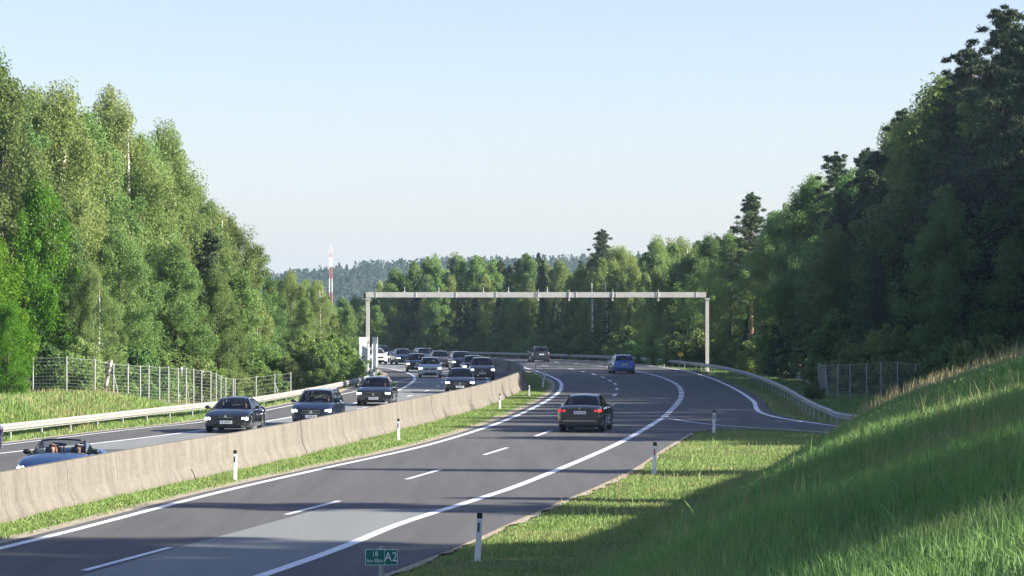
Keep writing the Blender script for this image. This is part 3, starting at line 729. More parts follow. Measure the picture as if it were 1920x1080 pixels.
# ------------------------------------------------------------ foliage
rng = np.random.RandomState(7)
def leaf_quads(c, size, rs, up=0.0, aspect=0.55, vdir=None):
    """one rhombic leaf clump per centre; returns verts, faces"""
    n = len(c)
    u = rs.randn(n, 3)
    if vdir is not None: u = u * 0.55 + vdir
    u /= np.linalg.norm(u, axis=1)[:, None] + 1e-9
    w_ = rs.randn(n, 3); w_[:, 2] += up
    v = np.cross(u, w_); v /= np.linalg.norm(v, axis=1)[:, None] + 1e-9
    s = (size * (0.6 + 0.8 * rs.rand(n)))[:, None]
    a = c + u * s; b = c + v * s * aspect; d = c - u * s * 0.8; e = c - v * s * aspect
    V = np.stack([a, b, d, e], 1).reshape(-1, 3)
    return V
def quads_mesh(name, V):
    n = len(V) // 4
    return np_mesh(name, V, np.arange(4 * n), np.full(n, 4))
def fuzz(n, rs, k=3): return (rs.rand(n, 3) + rs.rand(n, 3) + rs.rand(n, 3) - 1.5) / 1.5 * k / 3

def deciduous(kind, h, rad, base, nclump, nleaf, lsize, seed, droop=0.0, crad=0.75, top=0.9, limbs=22, trunks=1, shape=1.0):
    rs = np.random.RandomState(seed); rd = random.Random(seed)
    lobes = []      # boughs: each carries its own mass of leaf clumps
    nl = 24 if kind != 'shrub' else 12
    for k in range(nl):
        t = (k + 0.5 + rs.uniform(-0.4, 0.4)) / nl
        prof = (math.sin(math.pi * min(1, (t * 0.84 + 0.15)) ** shape)) ** 0.7 * rad
        a = k * 2.399 + rs.uniform(-0.5, 0.5); lr = rad * rs.uniform(0.26, 0.44) * (1.0 if t < 0.75 else 0.62)
        r = max(0, prof * rs.uniform(0.82, 1.12) - lr * 0.8)
        if t > 0.9: r *= 0.4
        lobes.append((r * math.cos(a), r * math.sin(a), base + (h - base - lr * 0.9) * t + lr * 0.2, lr))
    cl = []
    while len(cl) < nclump:
        if rs.rand() < 0.16:
            t = rs.rand(); a = rs.rand() * 6.283; r = rad * 0.45 * math.sqrt(rs.rand()) * (1 - 0.6 * t)
            cl.append((r * math.cos(a), r * math.sin(a), base + (h - base) * 0.9 * t)); continue
        lx_, ly_, lz_, lr = lobes[rs.randint(len(lobes))]
        v = rs.randn(3); v /= np.linalg.norm(v); v *= lr * (0.55 + 0.5 * rs.rand()); v[2] *= 1.15 + 0.5 * droop
        cl.append((lx_ + v[0], ly_ + v[1], min(h, lz_ + v[2] - 0.2 * droop * lr)))
    for k in range(5): cl.append((rs.randn() * 0.25, rs.randn() * 0.25, h - 0.3 - 0.35 * k))
    for k in range(14):      # thin sprays reaching out of the crown
        lx_, ly_, lz_, lr = lobes[rs.randint(len(lobes))]; v = np.array([lx_, ly_, lr * 1.4 + rs.rand()]); v /= np.linalg.norm(v) + 1e-6
        cl.append(tuple(np.array([lx_, ly_, lz_]) + v * lr * 1.35))
    cl = np.array(cl)
    m = len(cl)
    cr = crad * (0.45 + 0.75 * rs.rand(m) ** 1.3); cr[-14:] *= 0.6
    pts = np.repeat(cl, nleaf, 0); rr = np.repeat(cr, nleaf)[:, None]
    f = rs.randn(len(pts), 3); f /= np.maximum(1, np.linalg.norm(f, axis=1) / 1.75)[:, None]; f *= 0.50
    f[:, 2] *= (1 + droop * 0.9); f[:, 2] -= droop * 0.35
    pts = pts + f * rr
    vd = np.array([0, 0, -1.0]) * droop
    V = leaf_quads(pts, lsize, rs, aspect=0.5 if droop else 0.6, vdir=vd if droop else None)
    crown = quads_mesh(kind + '_crown', V)
    mb = MB()
    for k in range(trunks):
        a0 = rd.random() * 6.28; sp = 0.0 if trunks == 1 else 0.5
        bx_, by_ = sp * math.cos(a0 + k * 2.1), sp * math.sin(a0 + k * 2.1); r0 = 0.012 * h + 0.03
        path = [(bx_ * (1 + t * 1.2) + 0.18 * math.sin(t * 5 + a0) * t, by_ * (1 + t * 1.2) + 0.18 * math.cos(t * 4 + a0) * t, -0.4 + (h * 0.93 + 0.4) * t) for t in np.linspace(0, 1, 9)]
        mb.tube(path, [r0 * (1.25 - t * 1.1) for t in np.linspace(0, 1, 9)], 7)
        for j in range(limbs // trunks):
            c = cl[rd.randrange(m)]; t0 = max(0.18, min(0.9, (c[2] / h) * rd.uniform(0.72, 0.9)))
            i = min(7, int(t0 * 8)); p0 = Vector(path[i]).lerp(Vector(path[i + 1]), t0 * 8 - i)
            p1 = Vector(c); mid = (p0 + p1) / 2 + Vector((0, 0, 0.08 * (p1 - p0).length))
            mb.tube([p0, mid, p1], [r0 * 0.38 * (1 - t0 * 0.5), r0 * 0.24 * (1 - t0 * 0.5), 0.012], 5, caps=False)
    me = bpy.data.meshes.new(kind + '_trunk'); me.from_pydata(mb.v, [], mb.f)
    for p in me.polygons: p.use_smooth = True
    return me, crown
def pine(h, rad, base, nclump, nleaf, lsize, seed):
    rs = np.random.RandomState(seed); rd = random.Random(seed); cl = []
    mb = MB(); r0 = 0.011 * h + 0.05
    path = [(0.25 * math.sin(t * 3 + seed), 0.25 * math.cos(t * 2.3 + seed) - 0.25, -0.4 + (h + 0.2) * t) for t in np.linspace(0, 1, 9)]
    mb.tube(path, [r0 * (1.15 - t * 1.05) for t in np.linspace(0, 1, 9)], 7)
    nb = nclump // 5
    for k in range(nb):
        t = (k + rs.rand()) / nb; z = base + (h - base) * t
        prof = rad * min(1.0, 0.45 + 2.2 * t) * (1 - t) ** 0.95 + 0.12
        a = k * 2.399 + rs.rand() * 0.8; L_ = prof * (0.6 + 0.5 * rs.rand())
        i = min(7, int(z / h * 8)); p0 = Vector(path[i]).lerp(Vector(path[i + 1]), min(1, z / h * 8 - i))
        e = p0 + Vector((math.cos(a) * L_, math.sin(a) * L_, L_ * (0.15 + 0.9 * t)))
        mb.tube([p0, (p0 + e) / 2 - Vector((0, 0, 0.05 * L_)), e], [0.05, 0.035, 0.012], 4, caps=False)
        for j in range(5):
            s = 0.4 + 0.6 * rs.rand(); q_ = p0.lerp(e, s); cl.append((q_.x + rs.randn() * 0.35, q_.y + rs.randn() * 0.35, q_.z + rs.rand() * 0.3))
    for k in range(8): cl.append((path[8][0] + rs.randn() * 0.05 * k, path[8][1] + rs.randn() * 0.05 * k, h + 0.25 - 0.25 * k))
    cl = np.array(cl); m = len(cl); cr = 0.58 * (0.55 + 0.75 * rs.rand(m)) * (1 - 0.62 * np.clip((cl[:, 2] - h * 0.6) / (h * 0.4), 0, 1))
    pts = np.repeat(cl, nleaf, 0); rr = np.repeat(cr, nleaf)[:, None]; f = rs.randn(len(pts), 3) * 0.5; f[:, 2] *= 0.75
    tuft = rs.randint(0, 9, len(pts)); ta = np.stack([np.cos(tuft * 0.7 + 1), np.sin(tuft * 0.7 + 1), np.cos(tuft * 1.9) * 0.35], 1) * 0.55
    pts = pts + (f * 0.55 + ta * 0.8) * rr
    V = leaf_quads(pts, lsize, rs, aspect=0.22, vdir=np.array([0, 0, 0.55]) + f * 0.4)
    me = bpy.data.meshes.new('pine_trunk'); me.from_pydata(mb.v, [], mb.f)
    for p in me.polygons: p.use_smooth = True
    return me, quads_mesh('pine_crown', V)
def spruce(h, rad, base, nwh, nleaf, lsize, seed):
    rs = np.random.RandomState(seed); mb = MB(); r0 = 0.011 * h + 0.03; pts = []; dirs = []
    mb.tube([(0, 0, -0.4), (0, 0, h * 0.5), (0, 0, h)], [r0, r0 * 0.6, 0.015], 7)
    for k in range(nwh):
        t = k / nwh; z = base + (h - base) * t; nb = 7 if t < 0.8 else 5
        for j in range(nb):
            a = j / nb * 6.283 + k * 0.9 + rs.rand() * 0.4; L_ = rad * (1 - t) ** 0.85 * (0.75 + 0.4 * rs.rand()) + 0.12
            m = max(6, int(nleaf * (0.25 + (1 - t))))
            s = rs.rand(m) ** 0.7; r_ = s * L_
            x = np.cos(a) * r_; y = np.sin(a) * r_; zz = z - 0.28 * r_ + 0.10 * r_ ** 2 / max(L_, .1) + rs.randn(m) * 0.06 - np.abs(rs.randn(m)) * 0.16 * s
            wd = rs.randn(m) * 0.22 * L_ * (1 - s * 0.6) * 0.8
            pts.append(np.stack([x - np.sin(a) * wd, y + np.cos(a) * wd, zz], 1)); dirs.append(np.tile([np.cos(a), np.sin(a), -0.5], (m, 1)))
            mb.tube([(0, 0, z), (math.cos(a) * L_ * 0.9, math.sin(a) * L_ * 0.9, z - 0.22 * L_)], [0.03, 0.008], 3, caps=False)
    pts = np.concatenate(pts); dirs = np.concatenate(dirs)
    V = leaf_quads(pts, lsize, rs, aspect=0.3, vdir=dirs)
    me = bpy.data.meshes.new('spruce_trunk'); me.from_pydata(mb.v, [], mb.f)
    return me, quads_mesh('spruce_crown', V)

LIB = {}
def lib(key, fn, bark, leaf):
    t_, c_ = fn(); t_.materials.append(M[bark]); c_.materials.append(M[leaf]); LIB[key] = (t_, c_)
H0 = 16.0
lib('birch0', lambda: deciduous('birch', H0, 3.1, 3.0, 300, 250, 0.066, 11, droop=0.85, crad=0.8), 'birch_bark', 'leaf_birch')
lib('birch1', lambda: deciduous('birch', H0, 2.6, 3.6, 280, 250, 0.066, 12, droop=0.95, crad=0.8), 'birch_bark', 'leaf_birch')
lib('birch2', lambda: deciduous('birch', H0, 3.4, 2.2, 310, 240, 0.066, 13, droop=0.6, crad=0.75, trunks=2), 'birch_bark', 'leaf_birch')
lib('broad0', lambda: deciduous('broadleaf', H0, 3.9, 1.6, 300, 250, 0.078, 21, crad=0.95), 'bark', 'leaf_broad')
lib('broad1', lambda: deciduous('broadleaf', H0, 3.3, 2.2, 280, 250, 0.078, 22, crad=0.9), 'bark', 'leaf_broad')
lib('broad2', lambda: deciduous('broadleaf', H0, 4.3, 1.2, 330, 240, 0.078, 23, crad=1.0, shape=1.15), 'bark', 'leaf_broad')
lib('bright0', lambda: deciduous('maple', 9.0, 2.6, 0.6, 220, 220, 0.055, 31, crad=0.7), 'bark', 'leaf_bright')
lib('pine0', lambda: pine(H0, 3.1, 4.5, 360, 170, 0.095, 41), 'pine_bark', 'leaf_pine')
lib('pine1', lambda: pine(H0, 2.7, 6.5, 320, 170, 0.095, 42), 'pine_bark', 'leaf_pine')
lib('pine2', lambda: pine(H0, 3.4, 3.0, 400, 165, 0.095, 43), 'pine_bark', 'leaf_pine')
lib('spruce0', lambda: spruce(H0, 2.9, 1.0, 46, 60, 0.20, 51), 'bark', 'leaf_spruce')
lib('spruce1', lambda: spruce(H0, 2.4, 1.5, 42, 55, 0.20, 52), 'bark', 'leaf_spruce')
# lighter trees for the rows behind
lib('f_birch', lambda: deciduous('birch', H0, 3.1, 2.8, 210, 110, 0.125, 14, droop=0.7, crad=0.8, limbs=8), 'birch_bark', 'leaf_birch')
lib('f_birch2', lambda: deciduous('birch', H0, 2.7, 4.0, 200, 110, 0.125, 15, droop=0.8, crad=0.8, limbs=8), 'birch_bark', 'leaf_birch')
lib('f_broad', lambda: deciduous('broadleaf', H0, 3.9, 1.2, 220, 110, 0.14, 24, crad=1.0, limbs=8), 'bark', 'leaf_broad')
lib('f_broad2', lambda: deciduous('broadleaf', H0, 3.4, 1.6, 210, 110, 0.14, 25, crad=0.95, limbs=8), 'bark', 'leaf_broad')
lib('f_pine', lambda: pine(H0, 3.0, 4.0, 280, 70, 0.2, 44), 'pine_bark', 'leaf_pine')
lib('f_spruce', lambda: spruce(H0, 2.7, 0.8, 34, 26, 0.32, 53), 'bark', 'leaf_spruce')
lib('shrub0', lambda: deciduous('shrub', 4.0, 2.2, 0.1, 120, 90, 0.11, 61, crad=0.55, limbs=10, trunks=3), 'bark', 'leaf_broad')
lib('shrub1', lambda: deciduous('shrub', 4.0, 1.9, 0.1, 110, 130, 0.085, 62, crad=0.5, limbs=10, trunks=3, droop=0.2), 'bark', 'leaf_birch')
lib('shrub2', lambda: deciduous('shrub', 4.0, 2.1, 0.1, 130, 130, 0.085, 63, crad=0.5, limbs=10, trunks=3), 'bark', 'leaf_bush_sunlit')

KIND = {'birch': ('birch_tree', 'birch'), 'broad': ('broadleaf_tree', 'tree'), 'bright': ('broadleaf_tree', 'tree'), 'pine': ('pine_tree', 'pine'), 'spruce': ('spruce_tree', 'spruce'), 'shrub': ('shrub', 'shrub')}
trnd = random.Random(5)
def tree(key, x, y, h, label, group=None, wide=1.0, z=None, rz=None):
    k = key.replace('f_', '').rstrip('0123456789'); nm, ct = KIND[k]
    t_, c_ = LIB[key]; base = {'bright': 9.0, 'shrub': 4.0}.get(k, H0); s = h / base
    root = empty(nm, (x, y, (tz(x, y) if z is None else z) - 0.05), trnd.uniform(0, 6.28) if rz is None else rz, label, ct, group)
    root.scale = (s * wide, s * wide, s)
    link('stem' if k == 'shrub' else 'trunk', t_, root); link('foliage' if k == 'shrub' else 'crown', c_, root)
    return root
def top_tree(key, px, ytop, d, label, group=None, wide=1.0):
    """a tree at distance d whose top reaches the sight line through (px, ytop)"""
    x = (px - 960) / F * d; zt = CAM_H - (ytop - 590) / F * d; z0 = tz(x, d)
    return tree(key, x, d, zt - z0, label, group, wide)

# ---- left wood, seen above the meadow fence
GL = 'trees of the left wood'
for key, px, yt, d, lab, wd in (
    ('broad1', -45, 60, 176, 'tall leafy tree cut by the left frame edge, highest of the left wood', 1.0),
    ('broad0', 5, 150, 172, 'dense grey-green tree next to the left frame edge', 0.95),
    ('birch0', 62, 178, 186, 'drooping pale birch behind the left end of the fence', 1.0),
    ('birch1', 112, 168, 182, 'tallest drooping birch of the left wood with a rounded top', 1.15),
    ('broad1', 160, 215, 190, 'dark leafy tree between two drooping birches in the left wood', 1.0),
    ('birch2', 205, 178, 194, 'birch with a thin ragged top above the middle of the left fence', 1.0),
    ('birch0', 262, 262, 196, 'olive green birch left of the ragged topped birch', 1.0),
    ('birch1', 312, 240, 200, 'slim birch whose crooked top leans out against the sky', 1.0),
    ('broad0', 356, 340, 204, 'leafy tree at the shoulder of the left wood', 0.9),
    ('birch2', 395, 388, 208, 'grey-green birch where the left wood slopes down', 1.05),
    ('broad2', 432, 405, 214, 'broad rounded tree at the right end of the tall left wood', 0.95),
    ('broad1', 466, 470, 222, 'low leafy tree at the foot of the left wood beside the gap', 1.0),
    ('bright0', 72, 335, 170, 'vivid light green young tree in front of the left wood', 0.62),
    ('bright0', 14, 565, 147, 'vivid green bushy tree beside the left end of the fence', 1.0),
    ('bright0', -25, 440, 150, 'vivid green tree at the left frame edge above the meadow', 1.1),
    ('broad0', 120, 420, 172, 'mid height leafy tree behind the second fence post', 1.0),
    ('broad2', 225, 430, 178, 'wide leafy tree whose low branches hang behind the fence', 1.0),
    ('broad1', 330, 455, 188, 'leafy tree reaching over the middle fence posts', 1.05),
    ('broad0', 405, 505, 196, 'low branching leafy tree beside the end of the meadow fence', 1.0),
    ('birch2', 170, 500, 170, 'small birch with a leaning white trunk behind the fence', 1.0),
    ('birch0', 545, 512, 262, 'olive birch of the lower group left of the gantry', 1.25),
    ('broad0', 505, 522, 250, 'dark leafy tree left of the lower birch group', 1.0),
    ('birch2', 590, 530, 272, 'yellow-green birch nearest the gantry column', 1.15),
    ('broad1', 570, 560, 245, 'dark leafy tree behind the bushes left of the gantry', 1.05),
    ('broad0', 625, 590, 300, 'small leafy tree just left of the gantry column', 0.9)):
    top_tree(key, px, yt, d, lab, GL, wd)
# deeper rows of the left wood
n = 0
for row, (d0, off) in enumerate(((200, 0), (212, 1), (226, 0))):
    for px in range(-120 + off * 25, 480, 52):
        yt = float(np.interp(px, [-120, 0, 60, 210, 320, 370, 430, 460, 520], [70, 150, 230, 235, 300, 400, 450, 490, 540])) + trnd.uniform(0, 45)
        top_tree(trnd.choice(['f_broad', 'f_birch', 'f_broad2', 'f_pine']), px + trnd.uniform(-14, 14), yt, d0 + trnd.uniform(-3, 3), 'tree deep in the left wood behind the front row, mostly hidden', 'inner trees of the left wood')
        n += 1
for px in range(470, 660, 26):
    top_tree(trnd.choice(['f_broad', 'f_birch', 'f_birch2']), px, trnd.uniform(525, 565) + max(0, px - 590) * 0.5, trnd.uniform(285, 330), 'tree behind the lower birch group left of the gantry, mostly hidden', 'inner trees left of the gantry')
# shrubs along the left wood
SL = [('shrub2', 560, 655, 218), ('shrub2', 596, 640, 226), ('shrub2', 628, 632, 236), ('shrub1', 540, 672, 208), ('shrub2', 652, 655, 246), ('shrub1', 610, 668, 216), ('shrub1', 575, 632, 240), ('shrub2', 508, 650, 210), ('shrub2', 640, 675, 232)]
for i, (k, px, yt, d) in enumerate(SL):
    top_tree(k, px, yt, d, 'rounded light green bush in the thicket between the low fence and the gantry', 'bushes of the thicket left of the gantry', 1.25)
for i, (px, yt, d) in enumerate(((-10, 700, 148), (30, 690, 158), (95, 650, 166), (150, 640, 168), (205, 650, 172), (255, 655, 176), (300, 662, 180), (345, 668, 186), (385, 672, 190), (425, 676, 196), (460, 680, 198), (500, 690, 202))):
    top_tree('shrub0' if i % 3 else 'shrub1', px, yt, d, 'undergrowth bush at the edge of the left wood behind the fence', 'undergrowth bushes behind the left fence', 1.2)
# leaning white birch trunks behind the fence
for px, d, l in ((192, 166, 0.22), (165, 169, 0.12), (332, 184, 0.12), (380, 188, 0.0)):
    x = (px - 960) / F * d
    mb = MB(); mb.tube([(0, 0, -0.3), (l * 1.0, 0, 1.2), (l * 1.8, 0, 1.9), (l * 2.1, 0.1, 2.3)], [0.10, 0.095, 0.08, 0.07], 8)
    o = empty('birch_tree', (x, d, tz(x, d)), 0, 'bare white birch stem standing behind the left wire fence', 'birch', 'white birch stems behind the left fence'); mb.build('trunk', M['birch_bark'], o, smooth=True)

# ---- forest behind the far curve
GF = 'trees of the far forest edge'
def far_y(px): return float(np.interp(px, [620, 680, 740, 800, 870, 940, 1000, 1060, 1130, 1180, 1230, 1290, 1340], [575, 560, 505, 487, 482, 490, 480, 492, 470, 475, 455, 465, 445]))
def rail_d(px):      # distance of the guard rail along this sight line
    a = (rail_r[:, 0] / rail_r[:, 1]) * F + 960; k = rail_r[:, 1] > 190
    return float(np.interp(px, a[k][::-1], rail_r[k, 1][::-1]))
px = 600.0; i = 0
while px < 1345:
    d = rail_d(px) + trnd.uniform(8, 14)
    if px > 1180: d = max(d, 322)
    key = trnd.choice(['f_birch', 'f_broad', 'f_birch2', 'f_pine', 'f_broad2', 'f_spruce'] if px < 1100 else ['f_birch', 'f_birch2', 'f_pine', 'f_broad'])
    top_tree(key, px, far_y(px) + trnd.uniform(18, 60), d, 'tree in the front row of the far forest beyond the curve', GF, 1.0); px += trnd.uniform(17, 26); i += 1
for row in range(4):
    px = 560.0 + row * 9
    while px < 1400:
        d = max(rail_d(px), 330) + 18 + row * 13 + trnd.uniform(-4, 4)
        key = trnd.choice(['f_birch', 'f_broad', 'f_spruce', 'f_pine', 'f_broad2'])
        top_tree(key, px, far_y(px) + trnd.uniform(0, 34) - row * 2, d, 'tree inside the far forest beyond the curve, only its top in view', GF + ', inner rows', 1.0); px += trnd.uniform(24, 38)
for key, px, yt, d, lab in (('pine1', 1128, 434, 372, 'tall dark pine standing out above the far forest behind the gantry beam'), ('birch0', 1168, 466, 352, 'pale yellow-green birch above the middle of the gantry beam'),
                            ('birch1', 1232, 447, 348, 'tall pale birch with visible white stem above the gantry beam'), ('birch2', 1275, 450, 356, 'light green birch right of the tall pale birch'), ('broad1', 1302, 470, 340, 'dark leafy tree above the right end of the gantry beam'),
                            ('spruce0', 905, 480, 420, 'pointed spruce in the far tree line left of the frame centre'), ('spruce1', 775, 487, 450, 'pointed dark spruce at the left end of the far tree line'), ('spruce0', 1010, 470, 425, 'pointed spruce tip in the middle of the far tree line')):
    top_tree(key, px, yt, d, lab, None, 1.0 if 'spruce' in key else 1.15)
# yellow-green trees left of the gantry in the distance
for px, yt, d in ((640, 560, 420), (665, 556, 430), (690, 562, 410), (712, 552, 440), (735, 545, 450), (650, 585, 390), (680, 580, 385), (705, 575, 385), (728, 566, 395), (752, 540, 470), (630, 578, 445), (610, 560, 470)):
    top_tree(trnd.choice(['f_birch', 'f_broad', 'f_birch2']), px, yt, d, 'yellow-green tree in the hollow below the hill beside the gantry column', 'trees in the hollow below the hill', 1.25)
# bare birch stems in the far row
for px, y0, d in ((1110, 665, 352), (1117, 668, 354), (1138, 666, 351), (1150, 640, 356), (1188, 650, 350), (1196, 648, 352), (1227, 668, 345), (1222, 640, 350)):
    x = (px - 960) / F * d; mb = MB(); r_ = random.Random(px); l = r_.uniform(-0.5, 0.3)
    mb.tube([(0, 0, -0.3), (l * 0.3, 0, 3), (l * 0.5, 0, 5.5), (l * 1.3, 0, 8.5)], [0.13, 0.115, 0.10, 0.06], 7)
    o = empty('birch_tree', (x, d - 5, tz(x, d - 5)), 0, 'slim white birch stem at the dark far forest edge behind the blue car', 'birch', 'white birch stems at the far forest edge'); mb.build('trunk', M['birch_bark'], o, smooth=True)

# ---- right forest
GR = 'trees of the dark right forest'
RT = [('broad0', 1476, 392, 268, 'mid green leafy tree between the lone pine and the broad pine'), ('birch0', 1522, 336, 258, 'pale green tree left of the broad dark pine on the skyline'), ('pine1', 1700, 212, 228, 'pointed pine right of the yellowish birch'), ('spruce0', 1855, 110, 206, 'narrow dark conifer just left of the tallest pine'),
      ('pine2', 1885, 24, 205, 'tallest pine with a ragged pointed crown at the upper right'), ('pine0', 1815, 95, 210, 'pine with an upswept side branch left of the tallest pine'),
      ('broad1', 1768, 150, 214, 'leafy tree on the skyline below the tall pines'), ('pine1', 1935, 60, 200, 'tall pine at the right frame edge'), ('birch2', 1728, 205, 226, 'thin topped tree on the skyline of the right forest'),
      ('birch0', 1672, 242, 234, 'yellowish birch catching the sun on the right skyline'), ('pine0', 1628, 285, 242, 'pine on the right skyline left of the yellowish birch'), ('pine2', 1560, 292, 250, 'broad dark pine on the skyline of the right forest'),
      ('broad0', 1600, 330, 246, 'leafy tree between two pines of the right skyline'), ('spruce0', 1500, 380, 262, 'small pointed conifer on the right skyline'), ('pine1', 1408, 366, 285, 'tall pine standing alone above the gantry column'),
      ('broad1', 1452, 400, 272, 'dark leafy tree right of the pine above the gantry column'), ('broad0', 1370, 440, 300, 'dark leafy tree just right of the gantry column'), ('broad2', 1330, 442, 312, 'dark tree behind the right gantry column'), ('broad1', 1525, 340, 256, 'leafy tree left of the broad pine on the skyline')]
for key, px, yt, d, lab in RT: top_tree(key, px, yt, d, lab, GR, 1.1)
def right_y(px): return float(np.interp(px, [1330, 1400, 1500, 1560, 1650, 1720, 1800, 1880, 2100], [470, 430, 400, 345, 290, 250, 160, 90, 60]))
def right_edge(px): return float(np.interp(px, [1330, 1400, 1480, 1530, 1600, 1950, 2300], [316, 292, 266, 226, 206, 198, 190]))
for row in range(6):
    px = 1345.0 + row * 11
    while px < 2330:
        d = right_edge(px) + row * 7.5 + trnd.uniform(-2, 2); step = trnd.uniform(58, 84)
        if row == 0: key = trnd.choice(['broad0', 'pine0', 'pine1', 'pine2', 'spruce0', 'spruce1', 'pine2']); yt = right_y(px) + trnd.uniform(90, 230)
        else: key = trnd.choice(['f_broad', 'f_pine', 'f_spruce', 'f_pine', 'f_spruce', 'f_pine']); yt = right_y(px) + trnd.uniform(5, 90)
        hid = 'front' if row == 0 else 'inner'
        top_tree(key, px, yt, d, ('dark tree in the front row of the right forest behind the fence' if row == 0 else 'tree deep in the shade of the right forest, mostly hidden'), GR + (', front row' if row == 0 else ', inner rows'), 1.1); px += step
px = 1345
while px < 2000:
    d = right_edge(px) - trnd.uniform(-1, 2.5)
    d = max(d, 262) if px < 1560 else max(d, 200)
    top_tree(trnd.choice(['shrub0', 'shrub1']), px, trnd.uniform(590, 660), d, 'shaded undergrowth bush at the foot of the right forest', 'undergrowth bushes of the right forest', 1.3); px += trnd.uniform(22, 34)
for px, yt, d in ((1782, 640, 180), (1850, 632, 176), (1528, 715, 190), (1812, 650, 172)):
    top_tree('shrub0', px, yt, d, 'small dark bush showing above the grassy crest near the right fence', 'small bushes near the right fence', 1.0)
px = 600
while px < 1345:
    d = rail_d(px) + trnd.uniform(6, 9)
    if px > 1180: d = max(d, 306)
    top_tree(trnd.choice(['shrub0', 'shrub1']), px, trnd.uniform(612, 640), d, 'shaded undergrowth bush behind the far guard rail', 'undergrowth bushes behind the far guard rail', 1.5); px += trnd.uniform(16, 26)

# ---- trees right of the frame that shade road and forest; low ones added to shade the bank
for key, x, y, h in (('broad2', 24, 20, 13), ('broad0', 31, 33, 17), ('pine2', 35, 41, 18.5), ('broad2', 39, 45, 19.5), ('pine0', 42, 51, 20.5), ('broad1', 37, 57, 18), ('broad2', 33, 52, 15),
                     ('pine2', 42, 70.5, 22.5), ('spruce1', 44, 75, 21), ('spruce1', 43, 90, 22.5), ('broad1', 17, 8, 9), ('broad2', 20, 15, 10), ('broad1', 22, 23, 10), ('broad2', 25, 31, 11), ('broad1', 27, 38, 11), ('broad2', 28, 45, 11),
                     ('broad2', 43, 116, 19.5), ('broad2', 47, 122, 21), ('broad2', 42, 128, 20), ('broad0', 46, 134, 21), ('broad2', 41, 140, 20), ('broad1', 46, 145, 21), ('broad2', 42, 151, 20), ('broad0', 47, 156, 21), ('broad2', 43, 162, 20), ('broad1', 47, 168, 21), ('broad2', 43, 174, 20), ('broad0', 47, 180, 21),
                     ('broad2', 54, 177, 24), ('broad0', 60, 182, 25), ('broad2', 66, 176, 25), ('broad2', 60, 171, 24), ('broad0', 56, 130, 22), ('broad2', 57, 145, 23), ('broad0', 56, 160, 23), ('broad2', 66, 188, 26), ('broad0', 72, 182, 26), ('broad2', 53, 188, 23), ('broad0', 48, 189, 21)):
    tree(key, x, y, h, 'tree beyond the right frame edge whose shadow falls into view', 'shade trees right of the frame', 1.2)

# ---- forest covering the distant hill (nobody could count it)
rs = np.random.RandomState(3); NV = 3600
tx = rs.uniform(-330, 420, NV * 2); ty = 1380 + 620 * rs.rand(NV * 2) ** 0.9
keep = np.abs(tx / ty * F) < 1100; tx = tx[keep][:NV]; ty = ty[keep][:NV]
allv = []
for i in range(len(tx)):
    h = rs.uniform(6.0, 9.5); r_ = h * rs.uniform(0.20, 0.34); m = 46
    t = rs.rand(m) ** 0.8; a = rs.rand(m) * 6.283; rr = r_ * ((1 - t) ** 0.7 if i % 3 else np.sqrt(np.clip(1 - t ** 2, 0, 1))) * (0.6 + 0.5 * rs.rand(m))
    c = np.stack([tx[i] + rr * np.cos(a), ty[i] + rr * np.sin(a), hill_z(tx[i], ty[i]) + 0.6 + t * h], 1); allv.append(c)
allc = np.concatenate(allv)
o = link('hill_forest', quads_mesh('hill_forest', leaf_quads(allc, 0.8, rs, aspect=0.6, vdir=np.array([0, 0, 0.5]))), None, M['leaf_far_hazed']); tag(o, kind='stuff'); o['label'] = 'hazy blue-green forest covering the distant hill'
# woods filling the flat between the motorway and the hill
rs = np.random.RandomState(9); allv = []
for i in range(900):
    y_ = rs.uniform(560, 1250); x_ = rs.uniform(-0.10, 0.12) * y_; h = rs.uniform(8, 12); m = 70
    if x_ / y_ * F + 960 < 780: h *= 0.62
    if abs(x_ - (620 - 960) / F * 1150) < 14 and y_ > 1000: h *= 0.6
    t = rs.rand(m) ** 0.8; a = rs.rand(m) * 6.283; rr = h * 0.3 * (1 - t * 0.8) * (0.6 + 0.5 * rs.rand(m))
    allv.append(np.stack([x_ + rr * np.cos(a), y_ + rr * np.sin(a), -0.3 + t * h], 1))
o = link('valley_forest', quads_mesh('valley_forest', leaf_quads(np.concatenate(allv), 0.7, rs, aspect=0.6)), None, M['leaf_far_hazed']); tag(o, kind='stuff'); o['label'] = 'distant woods on the flat below the hill'
